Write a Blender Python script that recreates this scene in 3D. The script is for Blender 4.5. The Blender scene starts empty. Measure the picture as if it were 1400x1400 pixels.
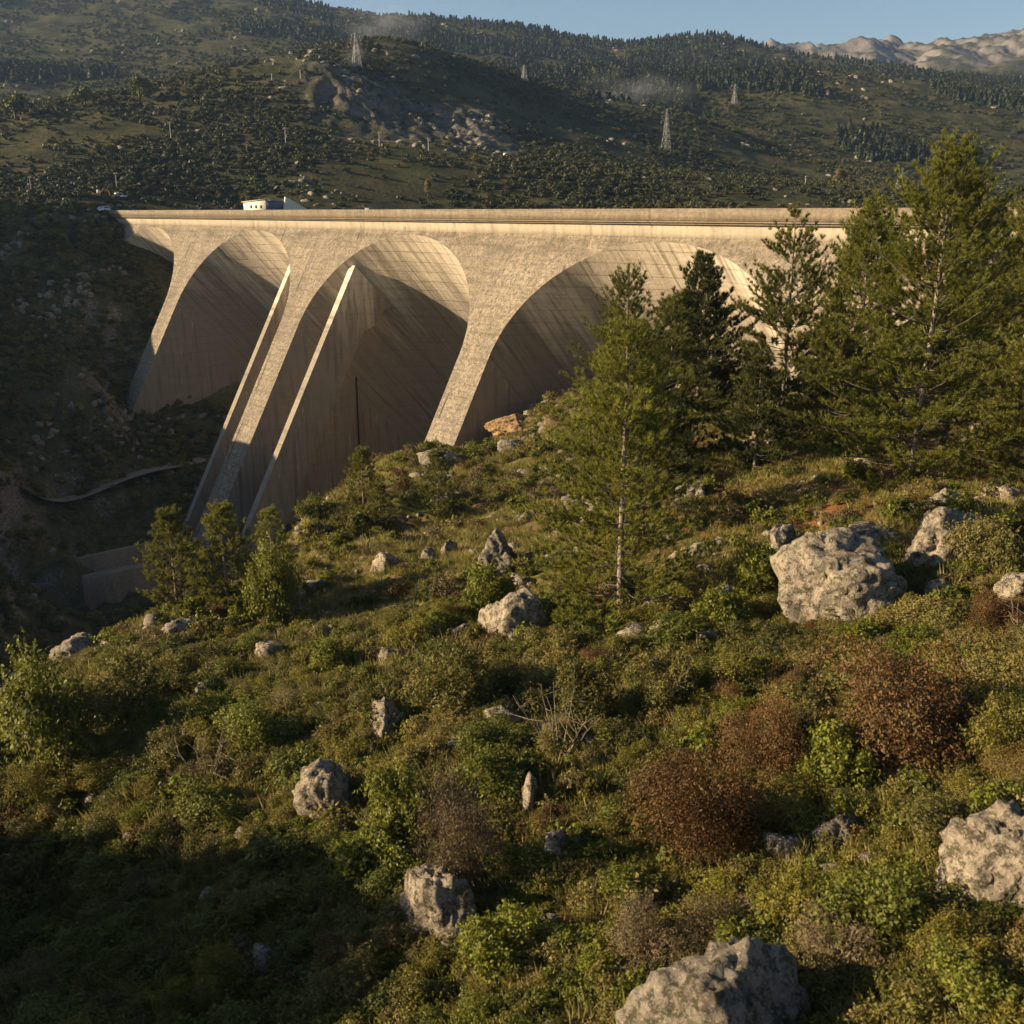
import bpy, bmesh, math
import numpy as np
from mathutils import Vector

R_ = math.radians
scene = bpy.context.scene
COL = scene.collection

# ------------------------------------------------------------------ camera
FPX = 1350.0                                   # focal length in pixels of a 1400 px frame
PITCH = math.atan2(410.5, FPX)
cam_d = bpy.data.cameras.new('camera')
cam_d.sensor_width = 36.0
cam_d.lens = 36.0 * FPX / 1400.0
cam_d.clip_start, cam_d.clip_end = 0.5, 20000.0
cam_d.dof.use_dof = True
cam_d.dof.focus_distance = 130.0
cam_d.dof.aperture_fstop = 1.0
cam = bpy.data.objects.new('camera', cam_d)
cam.rotation_euler = (math.pi / 2 - PITCH, 0, 0)
COL.objects.link(cam)
scene.camera = cam

# ------------------------------------------------------------------ sky, sun, exposure
SUN_EL, SUN_AZ = R_(18.5), R_(185.0)           # direction towards the sun, angle from +x
sdir = Vector((math.cos(SUN_AZ) * math.cos(SUN_EL), math.sin(SUN_AZ) * math.cos(SUN_EL), math.sin(SUN_EL)))
world = bpy.data.worlds.new('World')
scene.world = world
world.use_nodes = True
wn = world.node_tree
wn.nodes.clear()
sky = wn.nodes.new('ShaderNodeTexSky')
sky.sky_type = 'NISHITA'
sky.sun_disc = False
sky.sun_elevation = SUN_EL
sky.sun_rotation = math.pi / 2 - SUN_AZ
sky.air_density, sky.dust_density, sky.ozone_density = 1.0, 0.6, 1.6
bgn = wn.nodes.new('ShaderNodeBackground')
bgn.inputs[1].default_value = 0.05
won = wn.nodes.new('ShaderNodeOutputWorld')
wn.links.new(sky.outputs[0], bgn.inputs[0])
wn.links.new(bgn.outputs[0], won.inputs[0])
sun_d = bpy.data.lights.new('sun', 'SUN')
sun_d.energy = 5.0
sun_d.angle = R_(0.5)
sun_d.color = (1.0, 0.78, 0.50)
sun = bpy.data.objects.new('sun', sun_d)
sun.rotation_euler = sdir.to_track_quat('Z', 'Y').to_euler()
sun.location = (-300, 0, 200)
COL.objects.link(sun)
vs = scene.view_settings
vs.view_transform = 'Standard'
vs.look = 'None'
vs.exposure = 1.35
vs.gamma = 1.0
vs.use_curve_mapping = False
scene.cycles.max_bounces = 4
scene.cycles.diffuse_bounces = 2
scene.cycles.glossy_bounces = 2
scene.cycles.transmission_bounces = 3
scene.cycles.transparent_max_bounces = 6
scene.cycles.volume_bounces = 0
scene.cycles.use_denoising = True
scene.cycles.sample_clamp_indirect = 4.0

# ------------------------------------------------------------------ numeric helpers
CT, ST = math.cos(PITCH), math.sin(PITCH)
def raydir(px, py):
    """direction of a photograph pixel with unit forward (y) component"""
    b = 700.0 - py
    y = b * ST + FPX * CT
    return (px - 700.0) / y, (b * CT - FPX * ST) / y
def at(px, py, Y):
    x, z = raydir(px, py)
    return np.array([x * Y, Y, z * Y])
def project(P):
    P = np.asarray(P, float)
    d = P[..., 1] * CT - P[..., 2] * ST
    return np.stack([700 + FPX * P[..., 0] / d, 700 - FPX * (P[..., 1] * ST + P[..., 2] * CT) / d], -1)

_perm = np.random.default_rng(7).permutation(4096).astype(np.int64)
def _h2(i, j, s):
    return _perm[(_perm[(i + s * 131) & 4095] + j) & 4095]
def perlin2(x, y, s=0):
    x = np.asarray(x, float); y = np.asarray(y, float)
    i = np.floor(x).astype(np.int64); j = np.floor(y).astype(np.int64)
    u = x - i; v = y - j
    def g(a, b):
        ang = _h2(i + a, j + b, s) * (2 * np.pi / 4096)
        return np.cos(ang) * (u - a) + np.sin(ang) * (v - b)
    fu = u * u * u * (u * (u * 6 - 15) + 10); fv = v * v * v * (v * (v * 6 - 15) + 10)
    n0 = g(0, 0) * (1 - fu) + g(1, 0) * fu
    n1 = g(0, 1) * (1 - fu) + g(1, 1) * fu
    return (n0 * (1 - fv) + n1 * fv) * 1.5
def fbm2(x, y, oct=4, s=0, gain=0.5):
    r = 0; a = 1.0
    for k in range(oct):
        r = r + a * perlin2(x * 2 ** k + 17.3 * k, y * 2 ** k - 9.1 * k, s + k); a *= gain
    return r
def ridged2(x, y, oct=4, s=0):
    r = 0; a = 1.0
    for k in range(oct):
        r = r + a * (1 - 2 * np.abs(perlin2(x * 2 ** k + 5.3 * k, y * 2 ** k + 3.7 * k, s + k))); a *= 0.5
    return r
def perlin3(p, s=0):
    p = np.asarray(p, float)
    i = np.floor(p).astype(np.int64); f = p - i
    w = f * f * f * (f * (f * 6 - 15) + 10)
    out = 0
    for a in (0, 1):
        for b in (0, 1):
            for c in (0, 1):
                h = _perm[(_h2(i[:, 0] + a, i[:, 1] + b, s) + i[:, 2] + c) & 4095]
                th = h * (2 * np.pi / 64); ph = (h // 64) * (np.pi / 64)
                g = np.cos(th) * np.sin(ph) * (f[:, 0] - a) + np.sin(th) * np.sin(ph) * (f[:, 1] - b) + np.cos(ph) * (f[:, 2] - c)
                wt = (w[:, 0] if a else 1 - w[:, 0]) * (w[:, 1] if b else 1 - w[:, 1]) * (w[:, 2] if c else 1 - w[:, 2])
                out = out + g * wt
    return out * 1.5
def tps_fit(P, v, reg=0.0):
    P = np.asarray(P, float); v = np.asarray(v, float); n = len(P)
    r = np.linalg.norm(P[:, None] - P[None], axis=2)
    K = np.where(r > 0, r * r * np.log(r + 1e-12), 0) + reg * np.eye(n)
    A = np.zeros((n + 3, n + 3)); A[:n, :n] = K; A[:n, n] = 1; A[:n, n + 1:] = P; A[n, :n] = 1; A[n + 1:, :n] = P.T
    sol = np.linalg.solve(A, np.r_[v, 0, 0, 0])
    def ev(Q):
        Q = np.asarray(Q, float); out = np.empty(len(Q))
        for k in range(0, len(Q), 40000):
            q = Q[k:k + 40000]
            r2 = ((q[:, None] - P[None]) ** 2).sum(2)
            out[k:k + 40000] = (0.5 * r2 * np.log(r2 + 1e-12)) @ sol[:n] + sol[n] + q @ sol[n + 1:]
        return out
    return ev

# ------------------------------------------------------------------ object helpers
def link(o, parent=None):
    COL.objects.link(o)
    if parent is not None:
        o.parent = parent
    return o
def tag(o, label=None, cat=None, group=None, kind=None):
    if label: o['label'] = label
    if cat: o['category'] = cat
    if group: o['group'] = group
    if kind: o['kind'] = kind
    return o
def empty(name, loc=(0, 0, 0), rz=0.0, label=None, cat=None, group=None):
    o = bpy.data.objects.new(name, None)
    o.location = loc; o.rotation_euler = (0, 0, rz)
    o.empty_display_size = 0.5
    link(o)
    return tag(o, label, cat, group)
def mesh_from(name, verts, faces, mat=None, smooth=False, uv=None):
    """verts (N,3); faces: (M,3) or (M,4) array, or a list of either"""
    me = bpy.data.meshes.new(name)
    verts = np.ascontiguousarray(verts, np.float32)
    fl = faces if isinstance(faces, list) else [faces]
    fl = [np.asarray(f, np.int32) for f in fl if len(f)]
    loops = np.concatenate([f.ravel() for f in fl]) if fl else np.zeros(0, np.int32)
    counts = np.concatenate([np.full(len(f), f.shape[1], np.int32) for f in fl]) if fl else np.zeros(0, np.int32)
    starts = np.r_[0, np.cumsum(counts)[:-1]].astype(np.int32) if len(counts) else counts
    me.vertices.add(len(verts)); me.vertices.foreach_set('co', verts.ravel())
    me.loops.add(len(loops)); me.loops.foreach_set('vertex_index', loops)
    me.polygons.add(len(counts)); me.polygons.foreach_set('loop_start', starts); me.polygons.foreach_set('loop_total', counts)
    if smooth:
        me.polygons.foreach_set('use_smooth', np.ones(len(counts), bool))
    if uv is not None:
        l = me.uv_layers.new(name='UVMap')
        l.data.foreach_set('uv', np.ascontiguousarray(np.asarray(uv, np.float32)[loops]).ravel())
    me.update(calc_edges=True)
    if mat is not None:
        me.materials.append(mat)
    return me
def obj(name, me, parent=None, loc=None):
    o = bpy.data.objects.new(name, me)
    if loc is not None: o.location = loc
    return link(o, parent)
def grid_faces(nu, nv):
    i = np.arange(nu - 1)[:, None] * nv + np.arange(nv - 1)[None]
    return np.stack([i, i + nv, i + nv + 1, i + 1], -1).reshape(-1, 4)
class MB:
    """collects boxes and tubes into one mesh"""
    def __init__(self): self.v = []; self.q = []; self.t = []; self.n = 0
    def add(self, v, q=None, t=None):
        v = np.asarray(v, float)
        if q is not None and len(q): self.q.append(np.asarray(q) + self.n)
        if t is not None and len(t): self.t.append(np.asarray(t) + self.n)
        self.v.append(v); self.n += len(v)
    def box(self, lo, hi):
        (a, b, c), (d, e, f) = lo, hi
        v = [(a, b, c), (d, b, c), (d, e, c), (a, e, c), (a, b, f), (d, b, f), (d, e, f), (a, e, f)]
        self.add(v, [(0, 3, 2, 1), (4, 5, 6, 7), (0, 1, 5, 4), (1, 2, 6, 5), (2, 3, 7, 6), (3, 0, 4, 7)])
    def tube(self, pts, rad, k=6):
        pts = np.asarray(pts, float); rad = np.broadcast_to(np.asarray(rad, float), (len(pts),))
        d = np.gradient(pts, axis=0); d /= np.linalg.norm(d, axis=1)[:, None] + 1e-9
        ref = np.where(np.abs(d[:, 2:3]) > 0.9, np.array([[1., 0, 0]]), np.array([[0., 0, 1]]))
        a = np.cross(d, ref); a /= np.linalg.norm(a, axis=1)[:, None] + 1e-9
        b = np.cross(d, a)
        ang = np.arange(k) * 2 * np.pi / k
        v = pts[:, None] + rad[:, None, None] * (np.cos(ang)[None, :, None] * a[:, None] + np.sin(ang)[None, :, None] * b[:, None])
        n = len(pts)
        i = np.arange(n - 1)[:, None] * k; j = np.arange(k)[None]; j2 = (j + 1) % k
        q = np.stack([i + j, i + j2, i + k + j2, i + k + j], -1).reshape(-1, 4)
        self.add(v.reshape(-1, 3), q)
    def prism(self, poly, axis, lo, hi):
        """polygon extruded along an axis (0 x, 1 y, 2 z)"""
        n = len(poly)
        v = []
        for h in (lo, hi):
            for p in poly:
                w = list(p); w.insert(axis, h); v.append(w)
        q = [(i, (i + 1) % n, n + (i + 1) % n, n + i) for i in range(n)]
        bm_t = [(0, i, i + 1) for i in range(1, n - 1)]
        self.add(v, q, bm_t + [(n + a, n + c, n + b) for a, b, c in bm_t])
    def mesh(self, name, mat, smooth=False):
        f = []
        if self.q: f.append(np.concatenate(self.q))
        if self.t: f.append(np.concatenate(self.t))
        return mesh_from(name, np.concatenate(self.v), f, mat, smooth)
def fix_normals(me):
    bm = bmesh.new(); bm.from_mesh(me)
    bmesh.ops.recalc_face_normals(bm, faces=bm.faces)
    bm.to_mesh(me); bm.free()
    return me

# ------------------------------------------------------------------ material helpers
class NT:
    def __init__(self, name):
        self.m = bpy.data.materials.new(name); self.m.use_nodes = True
        self.t = self.m.node_tree; self.t.nodes.clear()
        self.out = self.t.nodes.new('ShaderNodeOutputMaterial')
    def n(self, typ, **kw):
        nd = self.t.nodes.new('ShaderNode' + typ)
        for k, v in kw.items(): setattr(nd, k, v)
        return nd
    def set(self, sock, v):
        if hasattr(v, 'is_linked') or isinstance(v, bpy.types.NodeSocket): self.t.links.new(v, sock)
        else: sock.default_value = v
    def mapping(self, vec, scale):
        nd = self.n('Mapping'); self.set(nd.inputs['Vector'], vec); nd.inputs['Scale'].default_value = scale
        return nd.outputs[0]
    def noise(self, vec, scale, detail=4, rough=0.55, out=0):
        nd = self.n('TexNoise'); self.set(nd.inputs['Vector'], vec)
        nd.inputs['Scale'].default_value = scale; nd.inputs['Detail'].default_value = detail; nd.inputs['Roughness'].default_value = rough
        return nd.outputs[out]
    def voronoi(self, vec, scale, out='Distance', feature='F1', rand=1.0):
        nd = self.n('TexVoronoi', feature=feature); self.set(nd.inputs['Vector'], vec)
        nd.inputs['Scale'].default_value = scale; nd.inputs['Randomness'].default_value = rand
        return nd.outputs[out]
    def ramp(self, fac, stops, interp='LINEAR'):
        nd = self.n('ValToRGB'); nd.color_ramp.interpolation = interp
        e = nd.color_ramp.elements
        while len(e) < len(stops): e.new(0.5)
        for k, (p, c) in enumerate(stops):
            e[k].position = p
            e[k].color = (c, c, c, 1) if not hasattr(c, '__len__') else (*c, 1)
        self.set(nd.inputs[0], fac)
        return nd.outputs[0]
    def mix(self, fac, a, b, mode='MIX'):
        nd = self.n('Mix', data_type='RGBA', blend_type=mode)
        self.set(nd.inputs[0], fac)
        for s, v in ((nd.inputs[6], a), (nd.inputs[7], b)):
            self.set(s, (*v, 1) if isinstance(v, tuple) and len(v) == 3 else v)
        return nd.outputs[2]
    def math(self, op, a, b=0.0, c=None):
        nd = self.n('Math', operation=op); self.set(nd.inputs[0], a); self.set(nd.inputs[1], b)
        if c is not None: self.set(nd.inputs[2], c)
        return nd.outputs[0]
    def sep(self, vec):
        nd = self.n('SeparateXYZ'); self.set(nd.inputs[0], vec); return nd.outputs
    def comb(self, x, y, z):
        nd = self.n('CombineXYZ')
        for s, v in zip(nd.inputs, (x, y, z)): self.set(s, v)
        return nd.outputs[0]
    def bump(self, h, dist, strength=1.0):
        nd = self.n('Bump'); self.set(nd.inputs['Height'], h); nd.inputs['Distance'].default_value = dist
        nd.inputs['Strength'].default_value = strength
        return nd.outputs[0]
    def bsdf(self, col, rough=0.9, normal=None, spec=0.2, metal=0.0):
        nd = self.n('BsdfPrincipled')
        self.set(nd.inputs['Base Color'], (*col, 1) if isinstance(col, tuple) and len(col) == 3 else col)
        self.set(nd.inputs['Roughness'], rough)
        nd.inputs['Specular IOR Level'].default_value = spec
        nd.inputs['Metallic'].default_value = metal
        if normal is not None: self.set(nd.inputs['Normal'], normal)
        return nd.outputs[0]
    def done(self, sh):
        self.t.links.new(sh, self.out.inputs[0]); return self.m

def mat_plain(name, col, rough=0.7, metal=0.0, spec=0.3, var=0.15):
    t = NT(name); tc = t.n('TexCoord').outputs['Object']
    nz = t.noise(tc, 3.0, 4)
    c = t.mix(t.math('MULTIPLY', nz, var * 2), col, tuple(v * 0.55 for v in col))
    return t.done(t.bsdf(c, rough, None, spec, metal))

def mat_foliage(name, dark, light, tint=None, transl=0.25, big=0.15, rough=0.6):
    """leaf colours vary by leaf, by plant and over the slope"""
    t = NT(name)
    geo = t.n('NewGeometry'); oi = t.n('ObjectInfo')
    nz = t.noise(geo.outputs['Position'], big, 3)
    f = t.math('ADD', t.math('MULTIPLY', geo.outputs['Random Per Island'], 0.55), t.math('MULTIPLY', oi.outputs['Random'], 0.30))
    f = t.math('ADD', f, t.math('MULTIPLY', t.math('SUBTRACT', nz, 0.5), 0.9))
    c = t.mix(t.ramp(f, [(0.1, 0.0), (0.9, 1.0)]), dark, light)
    if tint:
        k = t.ramp(t.math('ADD', t.math('MULTIPLY', t.noise(geo.outputs['Position'], big * 2.7, 2), 0.7), t.math('MULTIPLY', oi.outputs['Random'], 0.5)), [(0.55, 0.0), (0.8, 0.85)])
        c = t.mix(k, c, tint)
    p = t.bsdf(c, rough, None, 0.25)
    if transl > 0:
        tr = t.n('BsdfTranslucent'); t.set(tr.inputs[0], t.mix(0.5, c, tuple(min(1, v * 1.25) for v in light)))
        mx = t.n('MixShader'); mx.inputs[0].default_value = transl
        t.t.links.new(p, mx.inputs[1]); t.t.links.new(tr.outputs[0], mx.inputs[2])
        p = mx.outputs[0]
    return t.done(p)

def mat_bark(name, a, b):
    t = NT(name); tc = t.n('NewGeometry').outputs['Position']
    v = t.mapping(tc, (4, 4, 1.2))
    nz = t.noise(v, 2.5, 6, 0.65)
    c = t.mix(t.ramp(nz, [(0.35, 0), (0.65, 1)]), a, b)
    return t.done(t.bsdf(c, 0.9, t.bump(nz, 0.05)))

def mat_rock(name, pale, mid, lich=(0.055, 0.05, 0.03), scale=1.0):
    t = NT(name); tc = t.n('NewGeometry').outputs['Position']
    n1 = t.noise(tc, 0.7 * scale, 6, 0.62)
    n2 = t.noise(tc, 3.2 * scale, 8, 0.68)
    n3 = t.noise(tc, 13 * scale, 6, 0.7)
    c = t.mix(t.ramp(n1, [(0.35, 0), (0.68, 1)]), mid, pale)
    c = t.mix(t.ramp(n2, [(0.47, 0), (0.56, 0.85)]), c, lich)
    c = t.mix(t.ramp(n3, [(0.52, 0), (0.62, 0.7)]), c, tuple(min(1, v * 1.25) for v in pale))
    c = t.mix(t.ramp(t.noise(tc, 1.6 * scale, 3), [(0.6, 0), (0.72, 0.6)]), c, (0.11, 0.10, 0.035))
    h = t.math('ADD', n2, t.math('MULTIPLY', n3, 0.35))
    h = t.math('ADD', h, t.math('MULTIPLY', n1, 0.8))
    return t.done(t.bsdf(c, 0.92, t.bump(h, 0.22 / scale, 1.0), 0.15))

# ------------------------------------------------------------------ dam frame: a along the crest (away to the left), d downstream, z up
PHI = math.atan2(700 + 518, math.hypot(FPX, 410.5))
DU = np.array([-math.sin(PHI), math.cos(PHI), 0.0])
DN = np.array([-math.cos(PHI), -math.sin(PHI), 0.0])
DP = np.array([(1160 - 700) / math.hypot(FPX, 410.5) * 114.6, 114.6, 0.4])
BAY, LEG0 = 57.1, -2.3
def dam_pt(a, d, z):
    return DP + a * DU + d * DN + np.array([0, 0, z - 0.4])

# ------------------------------------------------------------------ near terrain
near_ctl = []
for py, row in (
    (1400, ((-150, 28), (0, 26), (350, 22.5), (700, 19.5), (1000, 18), (1400, 15.5), (1600, 14.5))),
    (1150, ((0, 36), (350, 31.5), (700, 28), (1050, 25.5), (1400, 22.5), (1600, 21))),
    (960, ((20, 50), (250, 46), (500, 42), (850, 38.5), (1100, 35.5), (1400, 31.5), (1600, 29))),
    (850, ((200, 60), (400, 58), (700, 52), (850, 49.5), (1100, 44), (1400, 39.5), (1600, 36))),
    (720, ((410, 90), (550, 82), (700, 73), (900, 64), (1100, 57), (1300, 52), (1400, 50), (1600, 46))),
    (652, ((490, 116), (600, 107), (750, 94), (900, 83), (1100, 72), (1240, 66), (1400, 60), (1600, 55))),
    (590, ((770, 127), (900, 108), (1050, 94), (1200, 84), (1400, 76), (1650, 70))),
    (545, ((760, 142), (900, 127), (1050, 112), (1200, 101), (1400, 92), (1650, 85))),
):
    for px, Y in row: near_ctl.append(at(px, py, Y))
for a, d, z in (
    (54.8, 19, -37.5), (52, 26, -36.5), (60, 24, -40.5), (40, 16, -31.5), (26, 14, -27), (26, -12, -26), (40, -14, -33),
    (-2.3, 8, -19), (-2.3, -20, -18), (-28, 6, -11), (-55, 6, -5), (-80, 4, 0.5), (-80, 40, -3), (-110, 10, 6), (-80, -30, -3),
    (68, 14, -49), (74, -18, -46), (84, 22, -57), (84, -20, -52), (100, 32, -62), (100, 0, -58), (112, 34, -63), (118, 50, -68), (118, 66, -70),
    (100, 50, -66), (126, 24, -60), (134, 0, -52), (150, 8, -50), (128, -20, -50), (160, 20, -47), (169, 24, -43), (165, -10, -40), (178, 10, -33),
    (190, 6, -23), (205, 4, -13), (222, 2, -3.0), (240, 2, 0.6), (190, -25, -25), (226, -25, -6), (150, -40, -45), (100, -60, -50), (40, -60, -38), (-10, -60, -25),
): near_ctl.append(dam_pt(a, d, z))
for px, py, Y in ((0, 302, 285), (90, 296, 288), (-150, 290, 280), (0, 380, 250), (100, 400, 246), (0, 480, 222), (110, 500, 220), (-150, 395, 220), (140, 560, 212),
                  (0, 590, 196), (120, 620, 200), (40, 690, 182), (0, 720, 170), (-150, 520, 170), (90, 760, 166), (20, 820, 146), (100, 850, 148),
                  (-150, 700, 130), (0, 900, 122), (-120, 900, 108), (60, 930, 112)):
    near_ctl.append(at(px, py, Y))
for x, y, z in ((-30, 95, -52), (-42, 80, -50), (-55, 95, -60), (-62, 130, -66), (-38, 125, -58), (-60, 60, -50), (-40, 55, -37), (-75, 150, -68), (-85, 110, -58),
                (-120, 112, -40), (-170, 130, -20), (-170, 200, -11), (-240, 200, 6), (-240, 255, 38), (-185, 240, 10), (-200, 290, 27), (-240, 100, -14), (-200, 30, -22), (-110, 40, -46), (-70, 30, -38),
                (-31, 26.5, -13.8), (-35, 18, -11), (-40, 34, -25.5), (-26, 12, -15), (-60, 0, -24), (0, 4, -15.5), (14, 4, -13.5), (-16, 4, -16), (40, 10, -8), (60, 40, -6), (80, 70, -4), (100, 110, 2), (150, 60, 5), (150, 150, 8),  # opens with an unseen knoll, added to shade the lower-left thicket
                (-245, 305, 42), (-150, 345, -6), (-60, 345, -25), (60, 345, -30), (150, 330, -14), (100, 200, -12), (150, 250, -14), (-260, 345, 0)):
    near_ctl.append(np.array([x, y, z], float))
near_ctl = np.array(near_ctl)
near_base = tps_fit(near_ctl[:, :2], near_ctl[:, 2], reg=2.0)
def near_noise(x, y):
    r = np.hypot(x, y)
    w = np.clip((r - 10) / 60, 0.25, 1.0)
    z = 0.9 * w * fbm2(x / 11, y / 11, 4, 3) + 0.16 * fbm2(x / 1.9, y / 1.9, 3, 9)
    # terraced rock steps on the slope above the gorge and on the shaded bank
    rock = np.clip(fbm2(x / 17 + 3, y / 17, 3, 21) * 1.6 - 0.15, 0, 1)
    z = z + rock * (0.9 + 0.9 * (r > 120)) * ridged2(x / 5.5, y / 5.5, 4, 31) * 0.55
    return z
def near_z(x, y):
    x = np.atleast_1d(np.asarray(x, float)); y = np.atleast_1d(np.asarray(y, float))
    return near_base(np.stack([x.ravel(), y.ravel()], 1)).reshape(x.shape) + near_noise(x, y)
# lookup grid for placing things on the ground
GX = np.linspace(-265, 165, 431); GY = np.linspace(0, 346, 693)
_gx, _gy = np.meshgrid(GX, GY, indexing='ij')
GZ = near_z(_gx, _gy)
def ground(x, y):
    x = np.atleast_1d(np.asarray(x, float)); y = np.atleast_1d(np.asarray(y, float))
    u = np.clip((x - GX[0]) / (GX[1] - GX[0]), 0, len(GX) - 1.001); v = np.clip((y - GY[0]) / (GY[1] - GY[0]), 0, len(GY) - 1.001)
    i = u.astype(int); j = v.astype(int); f = u - i; g = v - j
    return (GZ[i, j] * (1 - f) * (1 - g) + GZ[i + 1, j] * f * (1 - g) + GZ[i, j + 1] * (1 - f) * g + GZ[i + 1, j + 1] * f * g)
def ground_n(x, y, e=0.8):
    gx = (ground(x + e, y) - ground(x - e, y)) / (2 * e); gy = (ground(x, y + e) - ground(x, y - e)) / (2 * e)
    n = np.stack([-gx, -gy, np.ones_like(gx)], -1)
    return n / np.linalg.norm(n, axis=-1, keepdims=True)
def hit(px, py, ymin=8.0):
    """the ground point seen at a photograph pixel"""
    dx, dz = raydir(px, py)
    Y = np.geomspace(ymin, 340, 1500)
    below = dz * Y < ground(dx * Y, Y)
    k = int(np.argmax(below)) if below.any() else len(Y) - 1
    return np.array([dx * Y[k], Y[k], float(ground(dx * Y[k], Y[k])[0])])
def spot(px, Y):
    """ground point at forward distance Y under the photograph column px (column taken at that ground)"""
    z = -0.25 * Y
    for _ in range(6):
        X = (px - 700) / FPX * (Y * CT - z * ST)
        z = float(ground(X, Y)[0])
    return np.array([X, Y, z])

yy = np.unique(np.concatenate([np.geomspace(3.0, 60, 210) - 0.0, np.geomspace(60, 344, 260)]))
tt = np.linspace(-1.0, 1.0, 420)
tt = np.sign(tt) * np.abs(tt) ** 1.15
_Y, _T = np.meshgrid(yy, tt, indexing='ij')
half = 26 + 0.74 * _Y
_X = np.clip(_T * half, -262, 162)
_Z = near_z(_X, _Y)
near_v = np.stack([_X, _Y, _Z], -1).reshape(-1, 3)

def mat_ground():
    t = NT('hillside_ground'); geo = t.n('NewGeometry'); P = geo.outputs['Position']
    n1 = t.noise(P, 0.12, 5); n2 = t.noise(P, 0.9, 6, 0.65); n3 = t.noise(P, 7, 5, 0.7)
    grass = t.mix(t.ramp(n2, [(0.35, 0), (0.65, 1)]), (0.070, 0.075, 0.016), (0.19, 0.165, 0.042))
    soil = t.mix(t.ramp(n3, [(0.35, 0), (0.65, 1)]), (0.09, 0.06, 0.03), (0.22, 0.15, 0.075))
    c = t.mix(t.ramp(t.math('ADD', n1, t.math('MULTIPLY', t.math('SUBTRACT', n2, 0.5), 0.5)), [(0.46, 0), (0.58, 1)]), grass, soil)
    lit = t.n('Attribute', attribute_name='litter').outputs['Fac']
    c = t.mix(t.math('MULTIPLY', lit, t.ramp(n2, [(0.3, 0.3), (0.6, 1.0)])), c, t.mix(n3, (0.12, 0.045, 0.016), (0.27, 0.12, 0.05)))
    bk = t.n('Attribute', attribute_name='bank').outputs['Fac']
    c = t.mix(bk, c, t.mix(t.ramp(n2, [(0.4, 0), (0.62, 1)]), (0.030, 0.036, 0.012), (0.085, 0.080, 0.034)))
    nz = t.sep(geo.outputs['Normal'])[2]
    steep = t.ramp(t.math('ADD', nz, t.math('MULTIPLY', t.math('SUBTRACT', n2, 0.5), 0.5)), [(0.58, 1), (0.72, 0)])
    rock = t.mix(t.ramp(t.noise(P, 2.2, 7, 0.7), [(0.4, 0), (0.62, 1)]), (0.07, 0.06, 0.045), (0.26, 0.225, 0.18))
    c = t.mix(steep, c, rock)
    h = t.math('ADD', t.math('MULTIPLY', n2, 0.7), t.math('MULTIPLY', n3, 0.4))
    return t.done(t.bsdf(c, 0.95, t.bump(h, 0.45), 0.1))
M_GROUND = mat_ground()
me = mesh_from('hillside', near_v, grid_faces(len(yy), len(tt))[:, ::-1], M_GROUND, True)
lit = np.zeros(len(near_v))
for px, Y, r in ((1240, 66, 9), (1130, 72, 7), (1050, 90, 10), (1330, 60, 9), (960, 92, 9), (1180, 58, 5), (930, 66, 6)):
    c0 = spot(px, Y)
    lit = np.maximum(lit, np.exp(-((near_v[:, 0] - c0[0]) ** 2 + (near_v[:, 1] - c0[1]) ** 2) / r ** 2))
at_ = me.attributes.new('litter', 'FLOAT', 'POINT'); at_.data.foreach_set('value', lit.astype(np.float32))
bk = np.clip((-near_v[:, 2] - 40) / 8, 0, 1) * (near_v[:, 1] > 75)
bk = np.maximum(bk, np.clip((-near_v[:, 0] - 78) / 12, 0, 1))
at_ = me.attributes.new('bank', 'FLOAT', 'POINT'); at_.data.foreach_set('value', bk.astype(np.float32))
hillside = tag(obj('hillside', me), kind='structure')

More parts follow.
